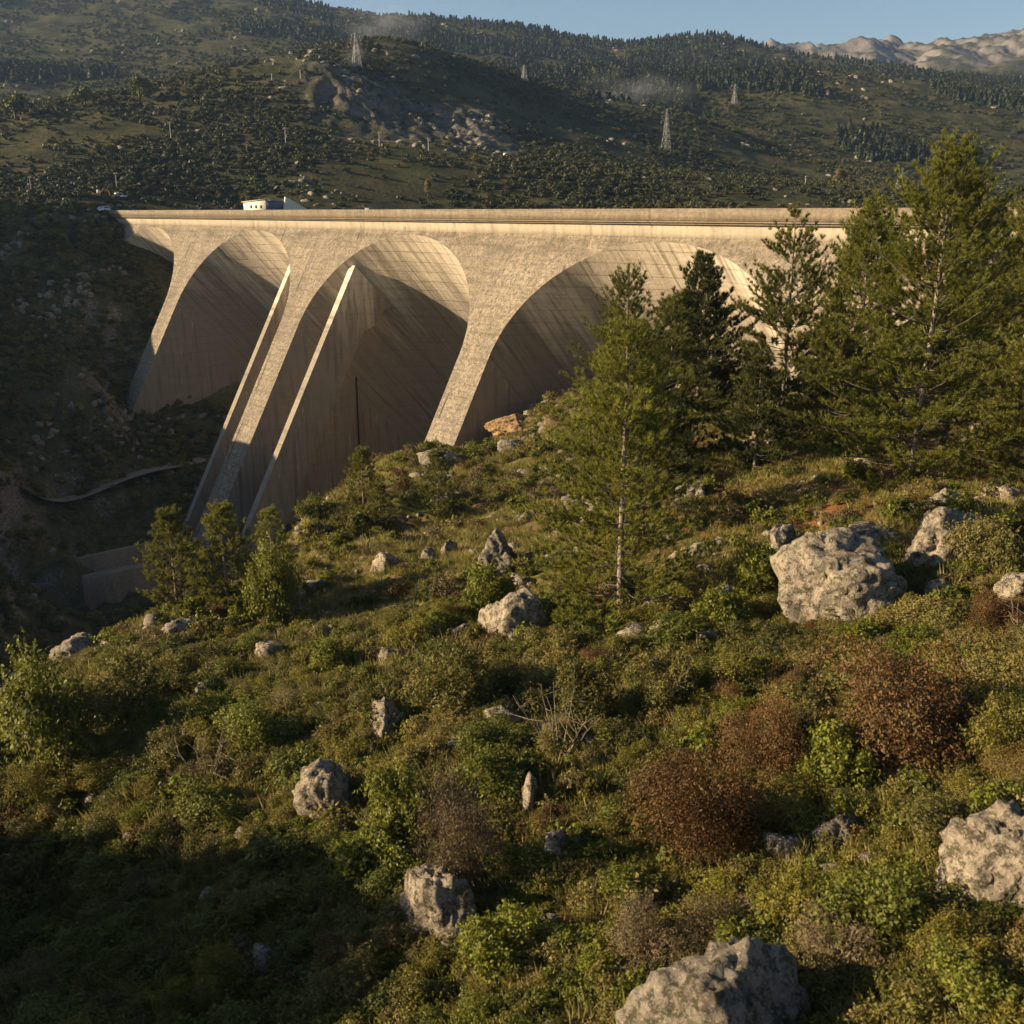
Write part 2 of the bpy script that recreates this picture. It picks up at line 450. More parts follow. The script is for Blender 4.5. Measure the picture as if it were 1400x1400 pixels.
# ------------------------------------------------------------------ far terrain: hills and mountains behind the reservoir
far_ctl = [
    # shore and reservoir bank
    (-300, 300, 320), (-300, 262, 400), (0, 292, 312), (0, 262, 370), (90, 284, 330), (90, 264, 380), (180, 300, 330), (180, 272, 395), (330, 330, 330), (330, 272, 420),
    (600, 340, 340), (600, 281, 430), (900, 345, 340), (900, 283, 450), (1200, 345, 340), (1200, 283, 480), (1400, 340, 360), (1400, 284, 520), (1800, 330, 360), (1800, 275, 520),
    # face of the near knoll
    (-300, 215, 460), (0, 225, 430), (200, 228, 440), (400, 228, 450), (600, 236, 470), (800, 246, 490), (1000, 255, 500), (1200, 264, 540), (1400, 270, 600),
    (100, 190, 480), (300, 172, 520), (450, 168, 540), (450, 112, 590), (560, 188, 545), (580, 160, 610), (690, 200, 570), (690, 172, 640), (850, 222, 640), (1000, 250, 660), (560, 105, 680), (700, 148, 720), (800, 174, 725), (920, 203, 740), (1000, 226, 740),
    # crest of the near knoll
    (-300, 170, 560), (0, 160, 540), (110, 143, 560), (200, 131, 580), (330, 93, 640), (480, 80, 680), (560, 68, 720), (650, 90, 790), (720, 108, 830), (800, 132, 850),
    (920, 158, 870), (1000, 182, 860), (1150, 228, 820), (1300, 255, 790), (1420, 264, 770),
    # hollow behind it
    (-300, 165, 680), (0, 170, 700), (200, 150, 760), (400, 110, 860), (560, 92, 900), (700, 128, 930), (850, 160, 950), (1000, 190, 940), (1150, 222, 900), (1300, 240, 880),
    # lit hill on the right
    (740, 112, 1150), (850, 103, 1180), (950, 120, 1150), (1050, 100, 1250), (1150, 106, 1280), (1300, 124, 1280), (1420, 134, 1300), (1800, 120, 1300),
    (1000, 150, 1040), (1150, 170, 1020), (1300, 185, 1000), (1420, 205, 960), (1800, 230, 900), (1250, 145, 1120),
    # slopes and crest of the long ridge
    (-300, 120, 900), (0, 115, 900), (200, 105, 1000), (100, 60, 1250), (400, 62, 1250), (600, 78, 1350), (760, 100, 1400), (900, 112, 1450), (1050, 108, 1450), (1200, 118, 1500), (1400, 130, 1500),
    (-300, -60, 1800), (0, -45, 1800), (200, -25, 1850), (420, 8, 1880), (500, 23, 1880), (640, 35, 1900), (750, 49, 1950), (830, 66, 1980), (895, 62, 1950), (960, 54, 1900), (1000, 62, 1900),
    (1060, 80, 1880), (1160, 92, 1800), (1300, 112, 1750), (1420, 122, 1750), (860, 78, 1700), (980, 76, 1700),
    (400, 20, 2200), (830, 75, 2300), (1000, 80, 2300), (1200, 112, 2250), (1400, 112, 2250), (0, -30, 2300),
    # far rock range
    (830, 90, 3400), (1000, 76, 3300), (1060, 62, 3300), (1130, 70, 3250), (1190, 63, 3300), (1230, 73, 3300), (1330, 55, 3400), (1400, 36, 3500), (1600, 0, 3500),
    (1150, 92, 2800), (1300, 95, 2700), (1400, 82, 2800), (400, 30, 3300), (0, -10, 3300), (1100, 90, 4200), (1400, 70, 4200), (400, 60, 4200),
]
fc = np.array(far_ctl, float)
fe = np.array([raydir(p[0], p[1])[1] for p in fc])
LK = 1.35
far_e = tps_fit(np.stack([(fc[:, 0] - 700) / 700, np.log(fc[:, 2]) * LK], 1), fe, reg=1e-4)
def far_z(x, y):
    x = np.asarray(x, float); y = np.asarray(y, float)
    u = np.clip(x / y * 1411 / 700, -2.2, 2.2)
    e = far_e(np.stack([u.ravel(), np.log(y).ravel() * LK], 1)).reshape(x.shape)
    z = e * y
    amp = np.clip((y - 330) / 300, 0, 1)
    big = np.clip(y / 1500, 0.25, 2.2)
    z = z + amp * (7 * big * ridged2(x / 160, y / 160, 5, 41) * 0.5 + 3.2 * fbm2(x / 45, y / 45, 5, 51) * np.clip(big, .4, 1.6))
    # rock slabs of the knoll face and the far range
    cliff = np.exp(-(((x / y * 1411 + 700) - 565) / 150) ** 4 - ((y - 590) / 55) ** 2)
    z = z + cliff * 4.0 * ridged2(x / 15, y / 20, 5, 61)
    rng_ = np.clip((y - 2500) / 500, 0, 1)
    z = z + rng_ * (20 * ridged2(x / 420, y / 520, 3, 71) + 17 * fbm2(x / 110, y / 260, 6, 73, 0.6)) - rng_ * 22
    return z
fy = np.geomspace(312, 4600, 460)
fx = np.linspace(-1.0, 1.0, 640)
_Y, _T = np.meshgrid(fy, fx, indexing='ij')
_X = _T * _Y * 0.80
_Z = far_z(_X, _Y)
far_v = np.stack([_X, _Y, _Z], -1).reshape(-1, 3)
def far_hit(px, py, y0=330, y1=4400):
    dx, dz = raydir(px, py)
    Y = np.geomspace(y0, y1, 2500)
    g = far_z(dx * Y, Y)
    below = dz * Y < g
    k = int(np.argmax(below)) if below.any() else len(Y) - 1
    return np.array([dx * Y[k], Y[k], g[k]])

def mat_far():
    t = NT('mountain_ground'); geo = t.n('NewGeometry'); P = geo.outputs['Position']
    n0 = t.noise(P, 0.008, 5, 0.6); n1 = t.noise(P, 0.035, 6, 0.65); n2 = t.noise(P, 0.25, 6, 0.7)
    heath = t.mix(t.ramp(n1, [(0.38, 0), (0.62, 1)]), (0.034, 0.038, 0.016), (0.095, 0.084, 0.036))
    c = t.mix(t.ramp(n2, [(0.5, 0), (0.64, 0.8)]), heath, (0.028, 0.034, 0.013))
    far = t.ramp(t.math('DIVIDE', t.sep(P)[1], 4000.0), [(0.60, 0.0), (0.72, 1.0)])
    nz = t.sep(geo.outputs['Normal'])[2]
    k = t.math('ADD', nz, t.math('MULTIPLY', t.math('SUBTRACT', n2, 0.5), 0.55))
    k = t.math('ADD', k, t.math('MULTIPLY', t.math('SUBTRACT', n0, 0.5), 0.7))
    steep = t.ramp(t.math('SUBTRACT', k, t.math('MULTIPLY', far, 0.22)), [(0.62, 1), (0.76, 0)])
    rock = t.mix(t.ramp(n2, [(0.36, 0), (0.62, 1)]), (0.10, 0.09, 0.078), (0.28, 0.25, 0.215))
    cl = t.n('Attribute', attribute_name='cliff').outputs['Fac']
    c = t.mix(steep, c, rock)
    c = t.mix(t.math('MULTIPLY', cl, t.ramp(n1, [(0.40, 0.25), (0.55, 1.0)])), c, t.mix(t.ramp(n2, [(0.4, 0), (0.6, 1)]), (0.075, 0.068, 0.056), (0.20, 0.178, 0.15)))
    h = t.math('ADD', t.math('MULTIPLY', n2, 1.0), t.math('MULTIPLY', t.noise(P, 0.9, 5, 0.7), 0.35))
    return t.done(t.bsdf(c, 0.95, t.bump(h, 2.6), 0.05))
M_FAR = mat_far()
fme = mesh_from('hills', far_v, grid_faces(len(fy), len(fx))[:, ::-1], M_FAR, True)
_u = far_v[:, 0] / far_v[:, 1] * 1411 + 700
_cl = np.exp(-((_u - 575) / 150) ** 4 - ((far_v[:, 1] - 585) / 62) ** 4)
at_ = fme.attributes.new('cliff', 'FLOAT', 'POINT'); at_.data.foreach_set('value', _cl.astype(np.float32))
hills = tag(obj('hills', fme), kind='structure')

def mat_water():
    t = NT('reservoir_water'); P = t.n('NewGeometry').outputs['Position']
    return t.done(t.bsdf((0.012, 0.022, 0.026), 0.12, t.bump(t.noise(P, 0.6, 3), 0.08), 0.5))
wv = np.array([dam_pt(-160, -45, -13), dam_pt(250, -45, -13), dam_pt(330, -200, -13), dam_pt(120, -420, -13), dam_pt(-260, -420, -13), dam_pt(-260, -100, -13)])
water = mesh_from('reservoir_water', wv, [np.array([(0, 1, 2), (0, 2, 3), (0, 3, 4), (0, 4, 5)])], mat_water())
tag(obj('reservoir_water', water), kind='structure')

# ------------------------------------------------------------------ dam: multiple-arch concrete dam
SL, LEAN, AR, H0, HBOT = 0.55, 0.92, 25.05, 4.2, 80.0
def face_d(h): return SL * np.maximum(h - 3.6, 0.0)
def vault_d(x, h): return SL * 0.6 - LEAN * (h - H0) + AR - np.sqrt(np.maximum(AR ** 2 - x ** 2, 0))
def open_h(x): return H0 + (AR - np.sqrt(np.maximum(AR ** 2 - np.minimum(np.abs(x), AR) ** 2, 0))) / (SL + LEAN)
def loc3(a, d, h): return np.stack([-np.asarray(a, float), -np.asarray(d, float), -np.asarray(h, float)], -1)

def mat_concrete(name, base, dark, streak, lift=1.8, speck=0.5, stain=0.5, joint=0.0, stain_shade=0.0, lines=1.0, drips=0.0, top=0.0):
    t = NT(name); uv = t.n('UVMap', uv_map='UVMap').outputs[0]
    s = t.sep(uv)
    P = t.n('NewGeometry').outputs['Position']
    lay = t.math('DIVIDE', s[1], lift)
    fr = t.math('FRACT', lay)
    line = t.ramp(fr, [(0.0, 1.0), (0.07, 0.0)])
    wn_ = t.n('TexWhiteNoise', noise_dimensions='2D')
    t.set(wn_.inputs[0], t.comb(t.math('FLOOR', t.math('DIVIDE', s[0], 9.5)), t.math('FLOOR', lay), 0.0))
    rnd = wn_.outputs[0]
    st = t.noise(t.mapping(uv, (1.0, 0.085, 1)), 1.0, 7, 0.72)
    st2 = t.noise(t.mapping(uv, (0.28, 0.035, 1)), 1.0, 5, 0.6)
    sp = t.noise(P, 1.7, 7, 0.75); sp2 = t.noise(P, 5.5, 4, 0.7)
    hz = t.noise(t.mapping(uv, (0.09, 1.3, 1)), 1.0, 5, 0.7)
    c = t.mix(t.ramp(st2, [(0.36, 0), (0.66, 1)]), base, dark)
    c = t.mix(t.math('MULTIPLY', t.ramp(st, [(0.50, 0), (0.62, 1)]), streak), c, tuple(v * 0.30 for v in base))
    c = t.mix(t.math('MULTIPLY', t.ramp(sp, [(0.46, 0), (0.56, 1)]), speck), c, tuple(v * 0.38 for v in base))
    c = t.mix(t.math('MULTIPLY', t.ramp(sp2, [(0.52, 0), (0.62, 1)]), speck * 0.7), c, tuple(min(1, v * 1.5) for v in base))
    c = t.mix(t.math('MULTIPLY', t.ramp(hz, [(0.5, 0), (0.68, 1)]), stain), c, tuple(v * 0.38 for v in base))
    c = t.mix(t.math('MULTIPLY', rnd, 0.16), c, tuple(v * 0.45 for v in base))
    c = t.mix(t.math('MULTIPLY', line, t.ramp(hz, [(0.45, 0.03 * lines), (0.70, 0.4 * lines)])), c, tuple(v * 0.2 for v in base))
    if stain_shade:  # water stains and painted shade together darken the lower vault
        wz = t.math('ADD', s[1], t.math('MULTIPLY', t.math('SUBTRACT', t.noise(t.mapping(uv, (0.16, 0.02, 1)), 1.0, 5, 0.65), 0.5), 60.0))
        c = t.mix(t.math('MULTIPLY', t.ramp(t.math('DIVIDE', wz, 60.0), [(0.12, 0.0), (0.36, 1.0)]), stain_shade), c, tuple(v * 0.23 for v in base))
    if drips:
        dr = t.noise(t.mapping(uv, (2.3, 0.16, 1)), 1.0, 5, 0.6)
        c = t.mix(t.math('MULTIPLY', t.ramp(dr, [(0.62, 0), (0.70, 1)]), t.math('MULTIPLY', t.ramp(t.noise(uv, 0.09, 3), [(0.5, 0), (0.6, 1)]), 0.55 * drips)), c, base)
        dk = t.noise(t.mapping(uv, (0.75, 0.03, 1)), 1.0, 6, 0.7)
        c = t.mix(t.math('MULTIPLY', t.ramp(dk, [(0.56, 0), (0.66, 1)]), 0.6 * drips), c, tuple(v * 0.13 for v in base))
    if top:
        tz = t.math('ADD', s[1], t.math('MULTIPLY', t.math('SUBTRACT', t.noise(t.mapping(uv, (0.5, 0.12, 1)), 1.0, 5, 0.7), 0.5), 5.0))
        tb = t.ramp(t.math('DIVIDE', tz, 10.0), [(0.36, 0.0), (0.46, 1.0), (0.58, 0.6), (0.75, 0.0)])
        c = t.mix(t.math('MULTIPLY', tb, t.math('MULTIPLY', t.ramp(t.noise(t.mapping(uv, (0.12, 0.4, 1)), 1.0, 4), [(0.45, 0), (0.6, 1)]), top)), c, tuple(v * 0.30 for v in base))
    if joint:
        jf = t.math('FRACT', t.math('ADD', t.math('DIVIDE', s[0], BAY / 4), 0.5))
        jl = t.ramp(t.math('ABSOLUTE', t.math('SUBTRACT', jf, 0.5)), [(0.0, 1.0), (0.011, 0.8), (0.016, 0.0)])
        c = t.mix(t.math('MULTIPLY', jl, t.math('MULTIPLY', t.ramp(t.noise(t.mapping(uv, (0.05, 0.16, 1)), 1.0, 2), [(0.5, 0.0), (0.62, 1.0)]), joint)), c, (0.03, 0.025, 0.02))
    h = t.math('ADD', t.math('MULTIPLY', sp, 0.6), t.math('SUBTRACT', t.math('MULTIPLY', sp2, 0.35), t.math('MULTIPLY', line, 0.5 * lines)))
    return t.done(t.bsdf(c, 0.9, t.bump(h, 0.16), 0.15))
M_FACE = mat_concrete('rough_face_concrete', (0.300, 0.250, 0.185), (0.180, 0.149, 0.110), 0.6, 1.8, 1.0, 0.8, 0.8, 0.0, 0.8, 0.0, 0.75)
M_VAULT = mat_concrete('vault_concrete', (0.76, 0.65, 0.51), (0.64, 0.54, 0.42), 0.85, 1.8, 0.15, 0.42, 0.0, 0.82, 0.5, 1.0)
M_BAND = mat_concrete('clean_band_concrete', (0.42, 0.36, 0.27), (0.34, 0.29, 0.215), 0.4, 50.0, 0.10, 0.15, 0.6)
M_PARA = mat_concrete('parapet_concrete', (0.27, 0.22, 0.158), (0.20, 0.162, 0.115), 0.35, 50.0, 0.45, 0.35, 0.4)
M_DARK = mat_plain('dark_metal', (0.035, 0.032, 0.03), 0.6, 0.3)

dam = empty('concrete_dam', DP, math.atan2(-DU[1], -DU[0]), 'long pale concrete dam of tall leaning arches and sloping buttresses across the gorge', 'dam')
LW = BAY / 2 - AR                                    # half width of a buttress leg
def strip(cols_a, cols_top, cols_bot, rows, dfun):
    """sheet between two boundary curves given per column"""
    k = np.linspace(0, 1, rows)
    h = cols_top[:, None] + (cols_bot - cols_top)[:, None] * k[None]
    a = np.repeat(cols_a[:, None], rows, 1)
    return loc3(a, dfun(a, h), h).reshape(-1, 3), np.stack([a, h], -1).reshape(-1, 2)
def buttress(center, left=True, right=True):
    V, F, U, n = [], [], [], 0
    def push(v, u, nu, nv, flip=False):
        nonlocal n
        q = grid_faces(nu, nv) + n
        F.append(q[:, ::-1] if flip else q); V.append(v); U.append(u); n += len(v)
    for sgn, on in ((1, left), (-1, right)):
        th = np.linspace(0, np.pi / 2, 40)
        xb = AR * np.sin(th)                         # distance from the crown of the neighbouring arch
        a = center + sgn * (BAY / 2 - xb)
        if on:
            v, u = strip(a, np.full(40, 3.6), open_h(xb), 14, lambda A, h: face_d(h))
            push(v, u, 40, 14, sgn < 0)
    a = center + np.linspace(-LW, LW, 8)
    v, u = strip(a, np.full(8, 3.6), np.full(8, HBOT), 60, lambda A, h: face_d(h)); push(v, u, 8, 60, True)
    h = np.linspace(float(open_h(AR)), HBOT, 50)
    for sgn in (1, -1):
        d0 = face_d(h); d1 = vault_d(AR, h)
        k = np.linspace(0, 1, 16)
        d = d0[None] + (d1 - d0)[None] * k[:, None]
        H = np.repeat(h[None], 16, 0)
        v = loc3(np.full_like(H, center + sgn * LW), d, H).reshape(-1, 3)
        push(v, np.stack([d + 7 * sgn, H], -1).reshape(-1, 2), 16, 50, sgn > 0)
    me = mesh_from('buttress', np.concatenate(V), np.concatenate(F), M_FACE, False, np.concatenate(U))
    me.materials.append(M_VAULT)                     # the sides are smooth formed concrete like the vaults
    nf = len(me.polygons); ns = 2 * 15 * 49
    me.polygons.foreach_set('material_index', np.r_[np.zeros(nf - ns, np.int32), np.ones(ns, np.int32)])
    return me
for k in range(-1, 5):
    obj('buttress', buttress(LEG0 + BAY * k, left=k < 4, right=k > -1), dam)
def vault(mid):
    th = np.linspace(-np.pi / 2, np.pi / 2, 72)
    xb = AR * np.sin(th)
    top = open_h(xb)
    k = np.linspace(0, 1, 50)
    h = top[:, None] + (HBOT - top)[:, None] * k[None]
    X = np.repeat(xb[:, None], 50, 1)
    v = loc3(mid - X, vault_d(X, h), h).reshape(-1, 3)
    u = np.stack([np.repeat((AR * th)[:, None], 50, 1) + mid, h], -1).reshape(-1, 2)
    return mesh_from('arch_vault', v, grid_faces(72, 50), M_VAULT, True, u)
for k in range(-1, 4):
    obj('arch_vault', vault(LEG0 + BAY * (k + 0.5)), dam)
A0, A1 = -92.0, 236.0
def extrude(name, prof, mat, a0=A0, a1=A1, step=4.0):
    """profile of (d, h) swept along the crest"""
    prof = np.array(prof, float); n = len(prof)
    aa = np.linspace(a0, a1, max(2, int((a1 - a0) / step)))
    A = np.repeat(aa[:, None], n, 1); D = np.repeat(prof[None, :, 0], len(aa), 0); H = np.repeat(prof[None, :, 1], len(aa), 0)
    v = loc3(A, D, H).reshape(-1, 3)
    i = np.arange(len(aa) - 1)[:, None] * n; j = np.arange(n)[None]; j2 = (j + 1) % n
    q = np.stack([i + j, i + j2, i + n + j2, i + n + j], -1).reshape(-1, 4)
    cum = np.r_[0, np.cumsum(np.linalg.norm(np.diff(prof, axis=0), axis=1))]
    u = np.stack([A, np.repeat(cum[None], len(aa), 0) + 0.4], -1).reshape(-1, 2)
    return fix_normals(mesh_from(name, v, q, mat, False, u))
obj('parapet', extrude('parapet', [(0.75, 0), (0.35, 0), (0.35, 1.50), (0.75, 1.50)], M_PARA), dam)
obj('crest_ledge', extrude('crest_ledge', [(0.95, 1.56), (0.0, 1.53), (0.0, 1.72), (0.95, 1.72)], M_PARA), dam)
obj('crest_ledge', extrude('crest_ledge', [(0.62, 1.76), (0.0, 1.76), (0.0, 1.98), (0.62, 1.98)], M_PARA), dam)
obj('crest_band', extrude('crest_band', [(0.22, 1.70), (-0.6, 1.70), (-0.6, 3.9), (0.0, 3.62), (0.05, 3.0)], M_BAND), dam)
obj('road_deck', extrude('road_deck', [(0.3, 1.0), (-6.5, 1.0), (-6.5, 1.69), (0.3, 1.69)], M_PARA), dam)
obj('parapet', extrude('parapet', [(-6.55, 0.1), (-6.9, 0.1), (-6.9, 1.69), (-6.55, 1.69)], M_PARA), dam)
def fin(center, th, deep, stepped):
    """thin training wall standing inside an arch beside the tall buttress"""
    mid = LEG0 + BAY * (1.5 if center < LEG0 + 2 * BAY else 2.5)
    x = abs(center - mid)
    off = 1.65
    dv = lambda h: float(vault_d(x, h)) - 0.6
    ht = ((SL * 0.6 + LEAN * H0 + AR - math.sqrt(AR ** 2 - x ** 2)) + SL * 3.6 + off) / (SL + LEAN)
    edge = lambda h, o: SL * (h - 3.6) - o
    poly = [(edge(ht, off), ht), (edge(78, off), 78), (edge(78, off + deep), 78)]
    if stepped:
        poly += [(edge(22, off + deep), 22), (edge(22, off + deep) - 2.2, 21.4), (edge(19, off + deep) - 3.0, 18.6), (dv(18), 18.0)]
    else:
        hh = ((SL * 0.6 + LEAN * H0 + AR - math.sqrt(AR ** 2 - x ** 2)) + SL * 3.6 + off + deep) / (SL + LEAN)
        poly += [(edge(hh, off + deep), hh)]
    n = len(poly)
    v = np.concatenate([loc3([center + s * th / 2] * n, [p[0] for p in poly], [p[1] for p in poly]) for s in (-1, 1)])
    u = np.concatenate([np.array(poly)] * 2)
    bm = bmesh.new()
    vs_ = [bm.verts.new(p) for p in v]
    bm.faces.new(vs_[:n]); bm.faces.new(vs_[n:][::-1])
    for i in range(n): bm.faces.new((vs_[i], vs_[n + i], vs_[n + (i + 1) % n], vs_[(i + 1) % n]))
    bmesh.ops.recalc_face_normals(bm, faces=bm.faces)
    uvl = bm.loops.layers.uv.new('UVMap')
    bm.verts.index_update()
    for f in bm.faces:
        for l in f.loops: l[uvl].uv = u[l.vert.index]
    me = bpy.data.meshes.new('fin_wall'); bm.to_mesh(me); bm.free()
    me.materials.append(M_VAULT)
    return me
L2 = LEG0 + 2 * BAY
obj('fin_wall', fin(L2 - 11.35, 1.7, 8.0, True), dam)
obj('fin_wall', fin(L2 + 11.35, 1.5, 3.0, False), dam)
for d, h0, h1 in ((4.9, 18.7, 26.5), (-2.6, 32.2, 52.0)):  # thin raised strips for the dark vertical lines on the buttress side
    b = MB(); b.box((-(L2 - LW) , -d - 0.15, -h1), (-(L2 - LW) + 0.2, -d + 0.15, -h0))
    obj('dark_strip', b.mesh('dark_strip', M_DARK), dam)
# stilling basin below the tall buttress
bas = empty('stilling_basin', dam_pt(111, 47, -70), math.atan2(-DU[1], -DU[0]), 'weathered concrete stilling basin with two parallel walls in the shaded gorge', 'basin')
bl = np.array(dam_pt(111, 47, -70))
def bas_box(name, a0, a1, d0, d1, z0, z1, mat, tilt=0.0):
    b = MB(); b.box((-(a1 - 111), -(d1 - 47), z0 + 70), (-(a0 - 111), -(d0 - 47), z1 + 70))
    me = b.mesh(name, mat)
    n = len(me.loops); uvl = me.uv_layers.new(name='UVMap')
    co = np.empty(len(me.vertices) * 3, np.float32); me.vertices.foreach_get('co', co); co = co.reshape(-1, 3)
    li = np.empty(n, np.int32); me.loops.foreach_get('vertex_index', li)
    uvl.data.foreach_set('uv', np.stack([co[li, 0] + co[li, 1], -co[li, 2]], 1).astype(np.float32).ravel())
    return obj(name, me, bas)
bas_box('near_wall', 104.2, 107.2, 37, 55, -76, -60.0, M_PARA)
bas_box('far_wall', 116.2, 117.4, 36, 53, -76, -60.0, M_PARA)
bas_box('floor_slab', 107.2, 116.2, 36, 54, -76, -68.5, M_PARA)
bas_box('end_sill', 107.3, 116.1, 52.2, 54, -68.4, -64.5, M_PARA)
for k in range(3): bas_box('baffle', 108.3 + 2.7 * k, 109.8 + 2.7 * k, 46, 48, -68.45, -65.5, M_PARA)
# gatehouse on the crest
M_WHITE = mat_plain('white_render', (0.66, 0.58, 0.46), 0.85)
M_BLUE = mat_plain('blue_shutter', (0.10, 0.14, 0.20), 0.5)
M_ROOF = mat_plain('roof_slab', (0.40, 0.34, 0.27), 0.85)
gh = empty('gatehouse', dam_pt(161, -12, -0.4), math.atan2(-DU[1], -DU[0]), 'small pale gatehouse with three little windows on the dam crest', 'building')
gh.scale = (1.25, 1.3, 1.2)
b = MB(); b.prism([(-4.4, -0.6), (4.4, -0.6), (4.4, 2.55), (-4.4, 2.1)], 1, -1.8, 1.8)
obj('wall', fix_normals(b.mesh('wall', M_WHITE)), gh)
b = MB(); b.prism([(-4.7, 2.09), (4.6, 2.56), (4.6, 2.72), (-4.7, 2.25)], 1, -2.05, 2.05)
obj('roof', fix_normals(b.mesh('roof', M_ROOF)), gh)
for k in range(3):
    b = MB(); b.box((-1.6 + 2.0 * k, -1.86, 1.0), (-0.9 + 2.0 * k, -1.79, 1.55)); obj('window', b.mesh('window', M_DARK), gh)
b = MB(); b.box((4.4, -1.75, 0.0), (4.47, 1.75, 2.4)); obj('shutter', b.mesh('shutter', M_BLUE), gh)
b = MB(); b.prism([(-1.8, 0.6), (-1.4, 3.1), (-1.0, 3.0), (5.0, -0.4), (-1.8, -0.4)], 0, 5.3, 5.7)
bl_ = fix_normals(b.mesh('ramp_wall', M_WHITE)); o = obj('ramp_wall', bl_, gh); o.location = (0.0, 3.0, 0.0)
rl = empty('crest_railing', dam_pt(107, -5.5, -0.6), math.atan2(-DU[1], -DU[0]), 'thin dark metal railing on the crest beside a pale hoist cabinet', 'railing')
for k in range(7):
    b = MB(); b.box((-4.5 + 1.5 * k, -0.05, 0), (-4.42 + 1.5 * k, 0.05, 1.5)); obj('post', b.mesh('post', M_DARK), rl)
for z in (0.9, 1.42):
    b = MB(); b.box((-4.5, -0.03, z), (4.58, 0.03, z + 0.07)); obj('rail', b.mesh('rail', M_DARK), rl)
b = MB(); b.box((-0.6, 0.3, 0), (1.0, 1.1, 1.3)); b.box((-0.7, 0.2, 1.3), (1.1, 1.2, 1.4))
obj('cabinet', b.mesh('cabinet', M_ROOF), rl)

# ------------------------------------------------------------------ plants: mesh generators
def unit(v): return v / (np.linalg.norm(v, axis=-1, keepdims=True) + 1e-9)
def blades(p, d, length, width, rng):
    """thin triangles from p along d"""
    n = len(p)
    side = unit(np.cross(d, rng.normal(size=(n, 3)))) * (width / 2)
    v = np.stack([p - side, p + side, p + d * np.asarray(length).reshape(-1, 1)], 1).reshape(-1, 3)
    return v, np.arange(3 * n).reshape(-1, 3)
def leaves(p, nrm, ln, wd, rng):
    """diamond leaves centred at p facing nrm"""
    n = len(p)
    a = unit(np.cross(nrm, rng.normal(size=(n, 3)))); b = np.cross(nrm, a)
    ln = np.broadcast_to(ln, (n,))[:, None]; wd = np.broadcast_to(wd, (n,))[:, None]
    v = np.stack([p - a * ln / 2, p - b * wd / 2 + nrm * wd * 0.12, p + a * ln / 2, p + b * wd / 2 + nrm * wd * 0.12], 1).reshape(-1, 3)
    return v, np.arange(4 * n).reshape(-1, 4)

